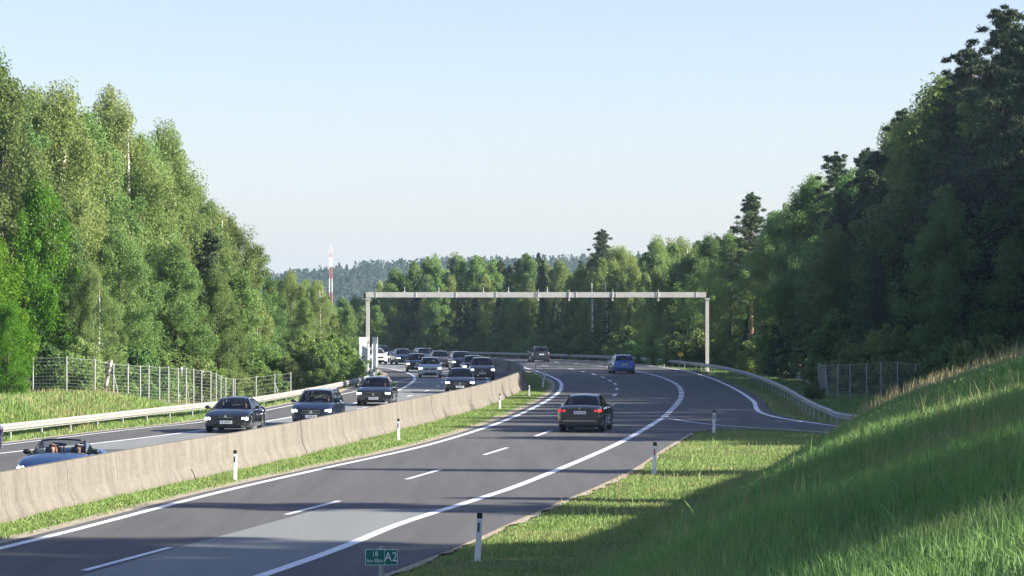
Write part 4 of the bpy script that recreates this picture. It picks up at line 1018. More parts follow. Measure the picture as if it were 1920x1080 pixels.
# ------------------------------------------------------------ cars
# local frame: +Y is forward, X to the car's right, origin on the ground below the middle
T = {   # L, W, H, belt, nose z, bonnet z, windscreen base y, roof front y, roof rear y, rear glass base y, boot z, roof half width
 'coupe':   dict(L=4.85, W=1.88, H=1.37, belt=0.93, nose=0.66, hood=0.94, yA=0.95, yB=0.10, yC=-0.80, yD=-1.85, boot=0.98, rw=0.53, wr=0.35, wb=2.85, g='wide'),
 'suv':     dict(L=4.65, W=1.88, H=1.60, belt=1.02, nose=0.82, hood=1.07, yA=1.02, yB=0.42, yC=-1.75, yD=-2.22, boot=1.10, rw=0.60, wr=0.37, wb=2.85, g='bars'),
 'liftback':dict(L=4.85, W=1.85, H=1.46, belt=0.97, nose=0.74, hood=0.98, yA=1.05, yB=0.25, yC=-1.05, yD=-2.05, boot=1.03, rw=0.56, wr=0.34, wb=2.85, g='trap'),
 'sedan':   dict(L=4.84, W=1.85, H=1.47, belt=0.97, nose=0.72, hood=0.98, yA=1.00, yB=0.22, yC=-0.85, yD=-1.60, boot=1.07, rw=0.565, wr=0.34, wb=2.89, g='bars'),
 'hatch':   dict(L=4.25, W=1.80, H=1.50, belt=0.98, nose=0.76, hood=1.00, yA=0.95, yB=0.32, yC=-1.45, yD=-1.95, boot=1.05, rw=0.57, wr=0.33, wb=2.62, g='bars'),
 'wagon':   dict(L=4.60, W=1.81, H=1.50, belt=0.98, nose=0.74, hood=1.00, yA=1.00, yB=0.30, yC=-1.75, yD=-2.15, boot=1.05, rw=0.57, wr=0.33, wb=2.68, g='bars'),
 'compact': dict(L=4.15, W=1.78, H=1.52, belt=1.00, nose=0.80, hood=1.03, yA=0.92, yB=0.34, yC=-1.40, yD=-1.90, boot=1.08, rw=0.57, wr=0.34, wb=2.57, g='slot'),
 'mpv':     dict(L=4.60, W=1.83, H=1.58, belt=1.01, nose=0.80, hood=1.08, yA=1.20, yB=0.40, yC=-1.80, yD=-2.18, boot=1.08, rw=0.60, wr=0.34, wb=2.72, g='bars'),
 'van':     dict(L=5.0, W=1.92, H=2.05, belt=1.18, nose=0.90, hood=1.18, yA=1.55, yB=0.85, yC=-2.25, yD=-2.42, boot=1.18, rw=0.78, wr=0.35, wb=3.1, g='slot'),
 'roadster':dict(L=4.10, W=1.78, H=1.27, belt=0.86, nose=0.62, hood=0.90, yA=0.55, yB=0.02, yC=-0.75, yD=-1.1, boot=0.93, rw=0.60, wr=0.33, wb=2.50, g='wide'),
}
def car_body(t, root, m):
    L, W = t['L'], t['W']; hl = L / 2; hw = W / 2; open_ = t is T['roadster']
    yw = (t['wb'] / 2 + 0.02, -t['wb'] / 2 + 0.02); Ra = t['wr'] + 0.055
    ys = [hl, hl - 0.05, hl - 0.14, hl - 0.30, hl - 0.5]
    ys += [yw[0] + Ra * math.cos(R(a)) for a in range(0, 181, 15)] + [yw[0] + Ra + 0.01, yw[0] - Ra - 0.01]
    ys += [yw[1] + Ra * math.cos(R(a)) for a in range(0, 181, 15)] + [yw[1] + Ra + 0.01, yw[1] - Ra - 0.01]
    ys += [t['yA'], t['yA'] - 0.02, t['yD'], t['yD'] + 0.02, 0.2, -0.3, -hl + 0.3, -hl + 0.14, -hl + 0.05, -hl]
    ys = sorted(set(round(y, 3) for y in ys if -hl <= y <= hl), reverse=True)
    rear_z = t['boot'] - 0.10
    rings = []
    for y in ys:
        e = hl - y; r_ = y + hl
        wk = 1 - 0.26 * max(0, 1 - e / 0.55) ** 2.2 - 0.17 * max(0, 1 - r_ / 0.45) ** 2.2
        w_ = hw * wk
        # top line: nose - bonnet - belt - boot
        if y > t['yA']:
            u = (hl - y) / (hl - t['yA']); top = t['nose'] + (t['hood'] - t['nose']) * (1 - (1 - u) ** 2.4)
        elif y > t['yD']: top = t['belt'] + (t['hood'] - t['belt']) * max(0, 1 - (t['yA'] - y) / 0.25)
        else:
            u = (t['yD'] - y) / max(0.05, t['yD'] + hl); top = t['boot'] - (t['boot'] - rear_z) * max(0, (u - 0.55) / 0.45) ** 1.5
        sh = min(top - 0.05, t['belt'] - 0.02 + 0.02 * (y < 0)); sh = min(sh, top - 0.06)
        zl = 0.22 + 0.10 * max(0, 1 - e / 0.3) + 0.10 * max(0, 1 - r_ / 0.35)
        zo = zl
        for c in yw:
            if abs(y - c) < Ra: zo = max(zo, t['wr'] + math.sqrt(Ra ** 2 - (y - c) ** 2))
        mid = max(zo + 0.01, 0.56)
        crown = 0.035 if y > t['yA'] or y < t['yD'] else 0.0
        ring = [(0.6 * w_, zo if zo > zl + .02 else zl), (w_ * 0.955, zo), (w_ * 0.985, max(zo + 0.005, 0.40)), (w_, max(mid, 0.62)), (w_ * 0.985, sh * 0.55 + max(mid, .62) * 0.45 if sh > mid else mid + .01), (w_ * 0.945, max(sh, mid + 0.02)), (w_ * 0.86, max(top - 0.012, mid + 0.03)), (w_ * 0.45, top + crown * 0.75), (0.0, top + crown)]
        rings.append(ring)
    mb = MB(); vs = []; n = len(rings[0])
    for ring, y in zip(rings, ys): vs += [(x, y, z) for x, z in ring]
    for ring, y in zip(rings, ys): vs += [(-x, y, z) for x, z in ring]
    N = n * len(ys); fs = []
    for i in range(len(ys) - 1):
        for k in range(n - 1):
            if k >= 6 and ys[i] <= t['yA'] + 1e-6 and ys[i + 1] >= (t['yD'] if not open_ else -0.75) - 1e-6: continue
            a, b, c, d = i * n + k, i * n + k + 1, (i + 1) * n + k + 1, (i + 1) * n + k
            fs.append((a, b, c, d)); fs.append((N + d, N + c, N + b, N + a))
    for i in (0, len(ys) - 1):
        fs.append([i * n + k for k in range(n)] + [N + i * n + k for k in range(n - 1, -1, -1)])
    mb.add(vs, fs); b = mb.build('body', m, root, smooth=True, angle=38)
    # dark floor pan and wheel wells
    fb = MB(); fb.box((0, 0, 0.36), (W * 0.62, L * 0.93, 0.34)); fb.box((0, -(hl - 0.5) * 0 + (t['yA'] + t['yD']) / 2, 0.55), (W * 0.80, t['wb'] - 2 * Ra - 0.05, 0.5))
    for c in yw: fb.box((0, c, 0.50), (W * 0.60, 2 * Ra, 0.42))
    fb.build('chassis', M['dark'], root)
    return yw
def roof_and_glass(t, root, m, open_=False, seats=True):
    hw = t['W'] / 2; zb = t['belt'] - 0.005; zt = t['H']; bw = hw * 0.86; rw = t['rw']
    yA, yB, yC, yD = t['yA'], t['yB'], t['yC'], t['yD']; zA = t['hood'] + 0.02; zD = t['boot'] + 0.02
    n = 9
    def row(w_, y, z, bow_y, crown):
        return [Vector((w_ * u, y + bow_y * (1 - u * u), z + crown * (1 - u * u))) for u in np.linspace(-1, 1, n)]
    rA = row(bw * 0.97, yA - 0.10, zA - 0.03, 0.16, 0.03); rB = row(rw, yB - 0.03, zt - 0.045, 0.10, 0.045)
    rC = row(rw, yC, zt - 0.05, -0.06, 0.04); rD = row(bw * 0.93, yD + 0.06, zD - 0.03, -0.10, 0.03)
    def grid(mb, r1, r2, s0, s1, e0, e1, bulge, k=5, push=Vector((0, 0, 0)), mi=0):
        vs = []
        for j in range(k + 1):
            v = s0 + (s1 - s0) * j / k
            for i in range(n):
                u = e0 + (e1 - e0) * i / (n - 1); f = u * (n - 1); i0 = min(n - 2, int(f)); ff = f - i0
                a = r1[i0].lerp(r1[i0 + 1], ff); b = r2[i0].lerp(r2[i0 + 1], ff); p = a.lerp(b, v)
                p = p + Vector((0, 0, bulge * math.sin(math.pi * v))) + push
                vs.append(p)
        mb.add(vs, [(j * n + i, j * n + i + 1, (j + 1) * n + i + 1, (j + 1) * n + i) for j in range(k) for i in range(n - 1)], mi)
    nf = Vector((0, 0.006, 0.008)); nr = Vector((0, -0.006, 0.008)); O = Vector((0, 0, 0))
    g = MB(); grid(g, rA, rB, 0.03, 0.95, 0.035, 0.965, 0.03, push=nf); g.build('windscreen', M['glass_clear' if open_ else 'glass'], root, smooth=True)
    pil = MB()
    for sgn, i0 in ((-1, 0), (1, n - 1)):
        pil.tube([rA[i0], rA[i0].lerp(rB[i0], 0.5) + Vector((0, 0, 0.03)), rB[i0]], 0.035, 6)
    if open_:
        pil.tube(rB, 0.028, 6); pil.tube([p + Vector((0, 0, -0.01)) for p in rA], 0.02, 6)
        pil.build('windscreen_frame', M['black'], root, smooth=True)
        for s in (-1, 1):
            mb = MB(); mb.tube([(s * 0.36 - 0.2, -0.72, 0.8), (s * 0.36 - 0.2, -0.74, 1.06), (s * 0.36 - 0.12, -0.74, 1.12), (s * 0.36 + 0.12, -0.74, 1.12), (s * 0.36 + 0.2, -0.74, 1.06), (s * 0.36 + 0.2, -0.72, 0.8)], 0.028, 6); mb.build('roll_bar', M['black'], root, smooth=True)
            gl = MB(); a = rA[0 if s < 0 else n - 1]; x = a.x
            gl.add([(x, a.y - 0.05, a.z), (rB[0 if s < 0 else -1].x, rB[0].y - 0.02, rB[0].z - 0.03), (rB[0 if s < 0 else -1].x * 1.08, -0.45, 1.12), (x * 1.0, -0.65, a.z - 0.02)], [(0, 1, 2, 3)]); gl.build('side_window', M['glass'], root)
    else:
        g = MB(); grid(g, rD, rC, 0.05, 0.93, 0.06, 0.94, 0.03, push=nr); g.build('rear_window', M['glass'], root, smooth=True)
        for i0 in (0, n - 1): pil.tube([rD[i0], rD[i0].lerp(rC[i0], 0.5) + Vector((0, 0, 0.03)), rC[i0]], 0.05, 6)
        # filled quarters of windscreen and rear glass edges, roof skin
        grid(pil, rB, rC, 0, 1, 0, 1, 0.05, k=8)
        grid(pil, rA, rB, 0.94, 1.0, 0, 1, 0.0, k=1); grid(pil, rD, rC, 0.92, 1.0, 0, 1, 0.0, k=1); grid(pil, rD, rC, 0.0, 0.06, 0, 1, 0.0, k=1)
        for i0 in (0, n - 1):
            s = -1 if i0 == 0 else 1
            pil.tube([rB[i0], (rB[i0] + rC[i0]) / 2 + Vector((s * 0.012, 0, 0.045)), rC[i0]], 0.032, 6)
            yb = (yB + yC) / 2 - 0.05; top = Vector((s * rw, yb, zt - 0.02)); bot = Vector((s * bw * 1.0, yb + 0.02, zb)); pil.tube([bot, (top + bot) / 2 + Vector((s * 0.03, 0, 0)), top], 0.035, 6)
        pil.build('roof', m, root, smooth=True, angle=50)
        for i0 in (0, n - 1):
            s = -1 if i0 == 0 else 1; a, b, c, d = rA[i0], rB[i0], rC[i0], rD[i0]
            for (f0, f1) in ((0.0, 0.5), (0.5, 1.0)):
                g = MB(); vs = []
                for k in range(6):
                    v = f0 + (f1 - f0) * k / 5
                    yt = b.y + (c.y - b.y) * v; yb_ = (a.y - 0.04) + ((d.y + 0.05) - (a.y - 0.04)) * v
                    pb = Vector((s * bw, yb_, zb)); pt = Vector((s * (rw + 0.01), yt, zt - 0.03))
                    vs += [pb, (pb + pt) / 2 + Vector((s * 0.035, 0, 0)), pt]
                g.add(vs, [(3 * k, 3 * k + 1, 3 * k + 4, 3 * k + 3) for k in range(5)] + [(3 * k + 1, 3 * k + 2, 3 * k + 5, 3 * k + 4) for k in range(5)])
                g.build('side_window', M['glass'], root, smooth=True)
    if seats:
        it = MB(); it.box((0, (yA + (-0.9 if open_ else yD)) / 2 - 0.1, 0.50), (hw * 1.6, (yA - (-0.9 if open_ else yD)) * 0.92, 0.12)); it.box((0, yA - 0.38, zb - 0.1), (hw * 1.62, 0.42, 0.16))
        for s in (-1, 1):
            it.box((s * 0.37, -0.42, 0.78), (0.46, 0.14, 0.50)); it.box((s * 0.37, -0.46, min(zt - 0.28, 1.12)), (0.24, 0.10, 0.18)); it.box((s * 0.37, -0.15, 0.56), (0.48, 0.5, 0.14))
        if not open_: it.box((0, yD + 0.55, 0.80), (1.2, 0.14, 0.45))
        it.build('interior', M['seat'], root)
        sw = MB(); k = 14; sw.tube([(-0.37 + 0.17 * math.cos(2 * math.pi * i / k), 0.42 + 0.05 * math.sin(2 * math.pi * i / k), zb - 0.04 + 0.15 * math.sin(2 * math.pi * i / k)) for i in range(k + 1)], 0.016, 5, caps=False); sw.build('steering_wheel', M['dark'], root)
        if not open_ or True:
            mr = MB(); mr.box((0, yB + 0.10, zt - 0.15), (0.22, 0.03, 0.07)); mr.build('rear_view_mirror', M['dark'], root)
WHEEL = {}
def wheel(t, root, x, y, side):
    r_ = t['wr']; key = r_
    w0 = empty('wheel'); w0.parent = root; w0.location = (x, y, r_); w0.rotation_euler = (0, 0, 0 if side > 0 else math.pi)
    if key not in WHEEL:
        mb = MB(); mb.lathe_x([(-0.11, r_ * 0.66), (-0.11, r_ * 0.92), (-0.085, r_), (0.085, r_), (0.105, r_ * 0.92), (0.11, r_ * 0.68), (0.06, r_ * 0.66)], (0, 0, 0), 28); ty = mb.build('tyre', M['rubber'], w0, smooth=True, angle=40)
        mb = MB(); mb.lathe_x([(0.105, r_ * 0.68), (0.095, r_ * 0.62), (0.02, r_ * 0.60), (0.0, 0.0)], (0, 0, 0), 28, 1)
        for k in range(5):
            a = 2 * math.pi * k / 5; c, s = math.cos(a), math.sin(a); wv = 0.035
            mb.add([(0.095, c * r_ * 0.64 - s * wv, s * r_ * 0.64 + c * wv), (0.095, c * r_ * 0.64 + s * wv, s * r_ * 0.64 - c * wv), (0.085, s * wv * 1.3, -c * wv * 1.3), (0.085, -s * wv * 1.3, c * wv * 1.3), (0.03, c * r_ * 0.64, s * r_ * 0.64)], [(0, 1, 2, 3), (0, 4, 1), (0, 3, 4), (1, 4, 2)], 0)
        mb.lathe_x([(0.09, 0.0), (0.09, 0.05), (0.04, 0.06)], (0, 0, 0), 10, 0)
        ri = mb.build('rim', [M['rim'], M['dark']], w0, smooth=True, angle=30)
        WHEEL[key] = (ty.data, ri.data)
    else:
        for nm, me in zip(('tyre', 'rim'), WHEEL[key]): link(nm, me, w0)
def person(label, loc, rz, top, hair, group=None, arm=True, long_hair=False, z_head=1.0, scale=1.0):
    """seated figure, hips at the origin, facing +Y"""
    me = bpy.data.meshes.new('person')
    V = [(0, 0, 0.05), (0, -0.06, 0.22), (0, -0.08, 0.42), (0, -0.07, 0.53), (0, -0.05, 0.60), (0, -0.03, 0.68), (0, -0.02, 0.76)]
    E = [(0, 1), (1, 2), (2, 3), (3, 4), (4, 5), (5, 6)]; Rr = [0.15, 0.135, 0.15, 0.075, 0.055, 0.088, 0.082]
    for s in (-1, 1):
        b = len(V)
        V += [(s * 0.17, -0.08, 0.47), (s * 0.22, 0.06, 0.28), (s * 0.15, 0.30, 0.30), (s * 0.13, 0.38, 0.32)]; Rr += [0.065, 0.045, 0.032, 0.028]
        E += [(2, b), (b, b + 1), (b + 1, b + 2), (b + 2, b + 3)]
        b = len(V); V += [(s * 0.10, 0.08, 0.02), (s * 0.13, 0.42, 0.10), (s * 0.12, 0.56, -0.22)]; Rr += [0.095, 0.065, 0.045]
        E += [(0, b), (b, b + 1), (b + 1, b + 2)]
        h = b - 1 - 0; hp = b - 1
        for k in range(5):      # five fingers closed on the wheel, thumb at the side
            b = len(V); f = (k - 2) * 0.016; V += [(s * (0.13 - f), 0.40, 0.325 + 0.004 * k), (s * (0.13 - f * 1.1), 0.425, 0.315), (s * (0.128 - f), 0.43, 0.295)]; Rr += [0.010, 0.009, 0.008]
            E += [(hp, b), (b, b + 1), (b + 1, b + 2)]
    me.from_pydata(V, E, []); ob = bpy.data.objects.new('tmp', me); C.objects.link(ob)
    md = ob.modifiers.new('s', 'SKIN'); md.use_smooth_shade = True
    for i, r_ in enumerate(Rr): me.skin_vertices[0].data[i].radius = (r_, r_ * (0.72 if i in (0, 1, 2) else 1.0))
    me.skin_vertices[0].data[0].use_root = True
    sb = ob.modifiers.new('u', 'SUBSURF'); sb.levels = 1; sb.render_levels = 1
    m2 = bpy.data.meshes.new_from_object(ob.evaluated_get(bpy.context.evaluated_depsgraph_get())); m2.name = 'person'
    bpy.data.objects.remove(ob)
    # nose, brow and ears pulled out of the head surface
    for v in m2.vertices:
        x, y, z = v.co
        if z > 0.64 and y > 0.02:
            d = math.hypot(x, z - 0.715); v.co.y += 0.022 * math.exp(-(d / 0.016) ** 2)
    m2.materials.clear(); m2.materials.append(M['skin']); m2.materials.append(top); m2.materials.append(M['cloth_dark'])
    for p in m2.polygons:
        c = p.center
        p.material_index = 0 if (c.z > 0.55 or (c.y > 0.22 and c.z > 0.2)) else (1 if c.z > 0.12 else 2)
    for p in m2.polygons: p.use_smooth = True
    o = bpy.data.objects.new('person', m2); C.objects.link(o); tag(o, label, 'person', group)
    o.location = loc; o.rotation_euler = (0, 0, rz); o.scale = (scale,) * 3
    mb = MB(); vs = []; fs = []
    nu, nv = 14, 7
    for j in range(nv + 1):
        th = 0.60 * math.pi * j / nv
        for i in range(nu):
            ph = 2 * math.pi * i / nu; r_ = 0.096; x = r_ * math.sin(th) * math.cos(ph); y = 1.12 * r_ * math.sin(th) * math.sin(ph); z = r_ * math.cos(th) * 1.05
            if y > 0.02 and z < 0.045: z = 0.045; y = min(y, 0.075)
            vs.append((x, y - 0.03, 0.745 + z))
    fs = [(j * nu + i, (j + 1) * nu + i, (j + 1) * nu + (i + 1) % nu, j * nu + (i + 1) % nu) for j in range(nv) for i in range(nu)]
    mb.add(vs, fs)
    if long_hair:
        mb.tube([(-0.07, -0.06, 0.74), (-0.10, -0.07, 0.62), (-0.10, -0.05, 0.52)], [0.05, 0.045, 0.02], 7); mb.tube([(0.07, -0.06, 0.74), (0.10, -0.07, 0.62), (0.13, -0.08, 0.54)], [0.05, 0.045, 0.02], 7)
    mb.build('hair', hair, o, smooth=True)
    for s in (-1, 1):
        mb = MB(); mb.ellipsoid((s * 0.031, 0.058, 0.735), (0.012, 0.008, 0.008), 0, 8, 6); mb.build('eye', M['dark'], o, smooth=True)
    return o
def car(ty, name, x, y, slope, label, m, front=True, lights='on', plate='W 3841 K', driver=None, emblem=True, group=None, rim=True, scale=1.0, detail=2, roofrail=False, z0=0.0):
    """front=True: (x, y) is the nearest point of the front bumper, the car faces the camera; else the rear"""
    t = T[ty]; ang = math.atan2(slope, 1.0)           # road direction away from the camera is (slope, 1)
    dirv = Vector((math.sin(ang), math.cos(ang), 0)); hl = t['L'] / 2
    ctr = Vector((x, y, z0)) + dirv * hl
    rz = -ang if not front else -ang + math.pi
    root = empty(name, ctr, rz, label, 'car', group)
    yw = car_body(t, root, m)
    op = ty == 'roadster'
    roof_and_glass(t, root, m, op)
    hw = t['W'] / 2
    for yy in yw:
        for s in (-1, 1): wheel(t, root, s * (hw - 0.125), yy, s)
    # mirrors
    for s in (-1, 1):
        mb = MB(); mb.ellipsoid((s * (hw + 0.09), t['yA'] - 0.28, t['belt'] + 0.07), (0.115, 0.075, 0.075), 0, 10, 7); mb.tube([(s * (hw - 0.10), t['yA'] - 0.22, t['belt']), (s * (hw + 0.02), t['yA'] - 0.27, t['belt'] + 0.04)], 0.025, 5)
        mo = mb.build('wing_mirror', M['black'] if ty in ('suv', 'roadster') else m, root, smooth=True)
        g = MB(); g.box((s * (hw + 0.09), t['yA'] - 0.352, t['belt'] + 0.07), (0.15, 0.006, 0.09)); g.build('mirror_glass', M['chrome'], mo)
    # front end
    zn = t['nose']; fw = hw * 0.74
    gm = MB()
    gz = zn - 0.13; gw = {'wide': 0.30, 'bars': 0.42, 'trap': 0.42, 'slot': 0.46}[t['g']]; gh = {'wide': 0.10, 'bars': 0.085, 'trap': 0.10, 'slot': 0.055}[t['g']]
    y0 = hl + 0.004
    if t['g'] == 'wide':
        for s in (-1, 1): gm.add([(s * 0.02, y0, gz - gh), (s * 0.20, y0, gz - gh), (s * gw, y0, gz + gh * 0.5), (s * gw * 0.9, y0, gz + gh), (s * 0.02, y0, gz + gh)], [(0, 1, 2, 3, 4)])
    else:
        gm.add([(-gw * 0.86, y0, gz - gh), (gw * 0.86, y0, gz - gh), (gw, y0, gz + gh), (-gw, y0, gz + gh)], [(0, 1, 2, 3)])
    gr = gm.build('grille', M['dark'], root)
    cm = MB()
    if t['g'] in ('bars', 'trap'):
        for k in range(3 if t['g'] == 'bars' else 2): cm.box((0, y0 + 0.006, gz - gh * 0.75 + k * gh * (0.75 if t['g'] == 'bars' else 1.5)), (gw * 1.85, 0.01, 0.012))
    else: cm.box((0, y0 + 0.006, gz + gh + 0.008), (gw * 1.9, 0.012, 0.014))
    cm.build('grille_bar', M['chrome'], gr)
    lm_ = MB(); zi = 0.34
    lm_.add([(-fw * 0.72, y0, zi - 0.05), (fw * 0.72, y0, zi - 0.05), (fw * 0.62, y0, zi + 0.06), (-fw * 0.62, y0, zi + 0.06)], [(0, 1, 2, 3)]); lm_.build('air_intake', M['dark'], root)
    if emblem:
        mb = MB(); mb.tube([(0, y0, gz + (gh + 0.05 if t['g'] == 'wide' else 0)), (0, y0 + 0.03, gz + (gh + 0.05 if t['g'] == 'wide' else 0))], 0.055 if t['g'] != 'bars' else 0.07, 14); mb.build('emblem', M['chrome'], root)
    for s in (-1, 1):
        rot = Matrix.Rotation(-s * 0.62, 3, 'Z'); zc = zn - 0.075
        c0 = (s * (hw * 0.755), hl - 0.15, zc); hb = {'bars': 0.085, 'wide': 0.075, 'trap': 0.06, 'slot': 0.09}[t['g']]
        mb = MB(); mb.ellipsoid(c0, (0.225, 0.085, hb), 0, 14, 8, rot); hd = mb.build('headlight', M['head_glass'], root, smooth=True)
        if lights == 'on':
            mb = MB()
            for k, (u, rr) in enumerate(((-0.085, 0.055), (0.075, 0.050)) if t['g'] != 'trap' else ((-0.10, 0.038), (0.0, 0.040), (0.10, 0.036))):
                p = rot @ Vector((s * -u * -1 if False else u, 0.075, 0)); mb.ellipsoid((c0[0] + p.x, c0[1] + p.y, c0[2] + p.z), (rr * 1.5, 0.035, rr * 1.15), 0, 12, 7, rot)
            mb.build('lamp', M['headlight'], hd, smooth=True)
        mb = MB(); mb.ellipsoid((s * hw * 0.66, hl - 0.045, 0.36), (0.07, 0.03, 0.045), 0, 10, 6); mb.build('fog_light', M['head_glass'], root, smooth=True)
        # rear lights
        c1 = (s * hw * 0.80, -hl + 0.10, t['boot'] - 0.20); rot2 = Matrix.Rotation(s * 0.55, 3, 'Z')
        tall = ty in ('suv', 'hatch', 'wagon', 'mpv', 'compact', 'van')
        mb = MB(); mb.ellipsoid(c1, (0.19 if not tall else 0.12, 0.075, 0.085 if not tall else 0.15), 0, 12, 8, rot2); mb.build('tail_light', M['tail_lit'] if lights == 'rear' else M['tail_dull'], root, smooth=True)
    # rear end
    mb = MB(); mb.box((0, -hl - 0.003, t['boot'] - 0.27), (0.62, 0.008, 0.17)); mb.build('plate_recess', M['dark'], root)
    mb = MB(); mb.box((0, -hl - 0.010, 0.31), (hw * 1.35, 0.02, 0.10)); mb.build('rear_valance', M['dark'], root)
    mb = MB(); mb.box((0, -hl - 0.012, 0.47), (hw * 1.45, 0.02, 0.018)); mb.build('bumper_trim', M['chrome'] if not front else M['dark'], root)
    if emblem: mb = MB(); mb.tube([(0, -hl + 0.02, t['boot'] - 0.10), (0, -hl - 0.02, t['boot'] - 0.105)], 0.04, 12); mb.build('emblem', M['chrome'], root)
    def plate_(yy, z, sgn):
        r_ = empty('number_plate'); r_.parent = root; r_.location = (0, yy, z); r_.rotation_euler = (0, 0, math.pi if sgn > 0 else 0)
        mb = MB(); mb.box((0, 0, 0), (0.53, 0.012, 0.125)); mb.build('plate', M['plate'], r_)
        mb = MB(); mb.box((-0.245, -0.003, 0), (0.038, 0.012, 0.119)); mb.build('plate_band', M['plate_blue'], r_)
        if detail > 1: text_mesh(plate, 0.105, M['dark'], r_, (0.02, -0.008, 0.0), xs=0.78)
    if ty != 'roadster': plate_(hl + 0.018, (gz - gh - 0.10) if t['g'] != 'wide' else 0.45, 1)
    plate_(-hl - 0.016, t['boot'] - 0.27, -1)
    if roofrail:
        for s in (-1, 1):
            mb = MB(); mb.tube([(s * (t['rw'] - 0.03), t['yB'] - 0.2, t['H'] - 0.01), (s * (t['rw'] - 0.03), t['yB'] - 0.35, t['H'] + 0.05), (s * (t['rw'] - 0.03), t['yC'] + 0.2, t['H'] + 0.05), (s * (t['rw'] - 0.03), t['yC'] + 0.05, t['H'])], 0.02, 5); mb.build('roof_rail', M['steel_post'], root)
    if ty in ('coupe', 'sedan', 'liftback', 'wagon', 'hatch'):
        mb = MB(); mb.add([(-0.02, t['yC'] + 0.05, t['H']), (0.02, t['yC'] + 0.05, t['H']), (0.012, t['yC'] - 0.1, t['H'] + 0.0), (0, t['yC'] - 0.10, t['H'] + 0.06)], [(0, 1, 3), (1, 2, 3), (2, 0, 3)]); mb.build('aerial_fin', m, root)
    # door seams and handles
    for s in (-1, 1):
        for yy in ((t['yA'] + t['yD']) / 2 + 0.10, t['yD'] + 0.65):
            mb = MB(); mb.box((s * (hw + 0.004), yy, t['belt'] - 0.12), (0.02, 0.16, 0.025)); mb.build('door_handle', m, root)
        sm = MB()
        for yy in (t['yA'] - 0.15, (t['yA'] + t['yD']) / 2, t['yD'] + 0.45):
            sm.box((s * (hw * 0.993), yy, (t['belt'] + 0.34) / 2), (0.012, 0.012, t['belt'] - 0.42)); sm.build('door_seam', M['dark'], root); sm = MB()
    if driver:
        for (lab, sx3, top, hair, lh) in driver:
            p = ctr + Matrix.Rotation(rz, 3, 'Z') @ Vector((sx3, -0.18, (0.40 if not op else 0.30)))
            person(lab, p, rz, top, hair, long_hair=lh, scale=0.98 if not op else 1.0)
    return root
GQ = 'cars coming towards the camera on the left carriageway'
black = paint('paint_black', (0.006, 0.007, 0.010), 0.1, 0.25); navy = paint('paint_navy', (0.010, 0.018, 0.045), 0.3, 0.28); bluegrey = paint('paint_blue_metallic', (0.035, 0.085, 0.20), 0.5, 0.32)
anth = paint('paint_anthracite', (0.035, 0.036, 0.040), 0.5, 0.33); silver = paint('paint_light_silver', (0.50, 0.54, 0.58), 0.4, 0.35); white = paint('paint_white', (0.72, 0.74, 0.76), 0.0, 0.3)
brown = paint('paint_brown_grey', (0.09, 0.07, 0.065), 0.5, 0.32); royal = paint('paint_royal_blue', (0.008, 0.085, 0.36), 0.3, 0.3); teal = paint('paint_blue_grey', (0.05, 0.085, 0.12), 0.5, 0.33)
dr = lambda lab, top, hair: (lab, -0.37, top, hair, False)
car('sedan', 'car', (-122 - 960) / F * 104, 104, 0.14, 'dark blue car just entering at the left frame edge behind the convertible', navy, plate='GU 417 B', group=GQ)
car('roadster', 'convertible_car', -12.75, 87.5, 0.10, 'blue open-top convertible with two people behind the concrete barrier', bluegrey, group=GQ, lights='on',
    driver=[('driver of the blue convertible with short fair hair and a light shirt', -0.37, M['cloth_light'], M['hair_grey'], False), ('passenger of the blue convertible with long reddish hair and sunglasses', 0.37, M['cloth_dark'], M['hair_red'], True)])
car('coupe', 'car', -11.45, 128, 0.075, 'black low coupe with lit headlights and a white plate, nearest dark car before the barrier', black, plate='W 22304 M', driver=[dr('driver of the black coupe seen dimly through the windscreen', M['cloth_dark'], M['hair_dark'])], group=GQ)
car('wagon', 'car', -8.55, 136, 0.085, 'dark navy estate car with roof rails partly hidden by the barrier', navy, plate='G 581 TL', driver=[dr('driver of the navy estate car in a light shirt', M['cloth_light'], M['hair_grey'])], group=GQ, roofrail=True)
car('liftback', 'car', -7.2, 166, 0.045, 'black fastback with narrow bright headlights driving alone in the middle', black, plate='WB 270 AK', driver=[dr('driver of the black fastback with a pale face', M['cloth_light'], M['hair_dark'])], group=GQ)
car('sedan', 'car', -3.15, 193, 0.0, 'black saloon with a chrome grille strip right beside the barrier', black, plate='BN 932 C', group=GQ)
car('suv', 'car', -2.15, 232, -0.03, 'brown grey off-road car with bright chrome grille bars beside the barrier', brown, plate='MD 64 KX', driver=[dr('driver of the brown grey off-road car in a pale top', M['cloth_light'], M['hair_dark'])], group=GQ)
car('compact', 'car', -6.15, 240, -0.02, 'light silver compact off-road car with round glowing headlights', silver, plate='LB 358 F', group=GQ)
car('hatch', 'car', -3.0, 251, -0.05, 'grey hatchback half hidden behind the brown grey off-road car', teal, plate='G 705 RD', group=GQ)
car('hatch', 'car', -7.85, 264, -0.04, 'dark small car half hidden behind the light silver compact', black, plate='FF 219 E', group=GQ)
car('mpv', 'car', -4.2, 272, -0.10, 'dark tall people carrier next to the far end of the barrier', navy, plate='VO 183 N', group=GQ)
car('sedan', 'car', -6.3, 286, -0.10, 'brown saloon with glowing headlights between two dark cars', brown, plate='DL 446 S', group=GQ)
car('mpv', 'car', -7.9, 300, -0.17, 'dark people carrier behind the brown saloon', teal, plate='HB 90 PU', group=GQ)
car('sedan', 'car', -10.0, 303, -0.2, 'blue grey saloon in the middle of the far queue', teal, plate='WZ 512 G', group=GQ)
car('hatch', 'car', -12.75, 308, -0.25, 'white small car just right of the sign boards', white, plate='K 667 DN', group=GQ)
car('suv', 'car', -12.4, 320, -0.35, 'dark off-road car behind the white small car', black, plate='JU 308 L', group=GQ)
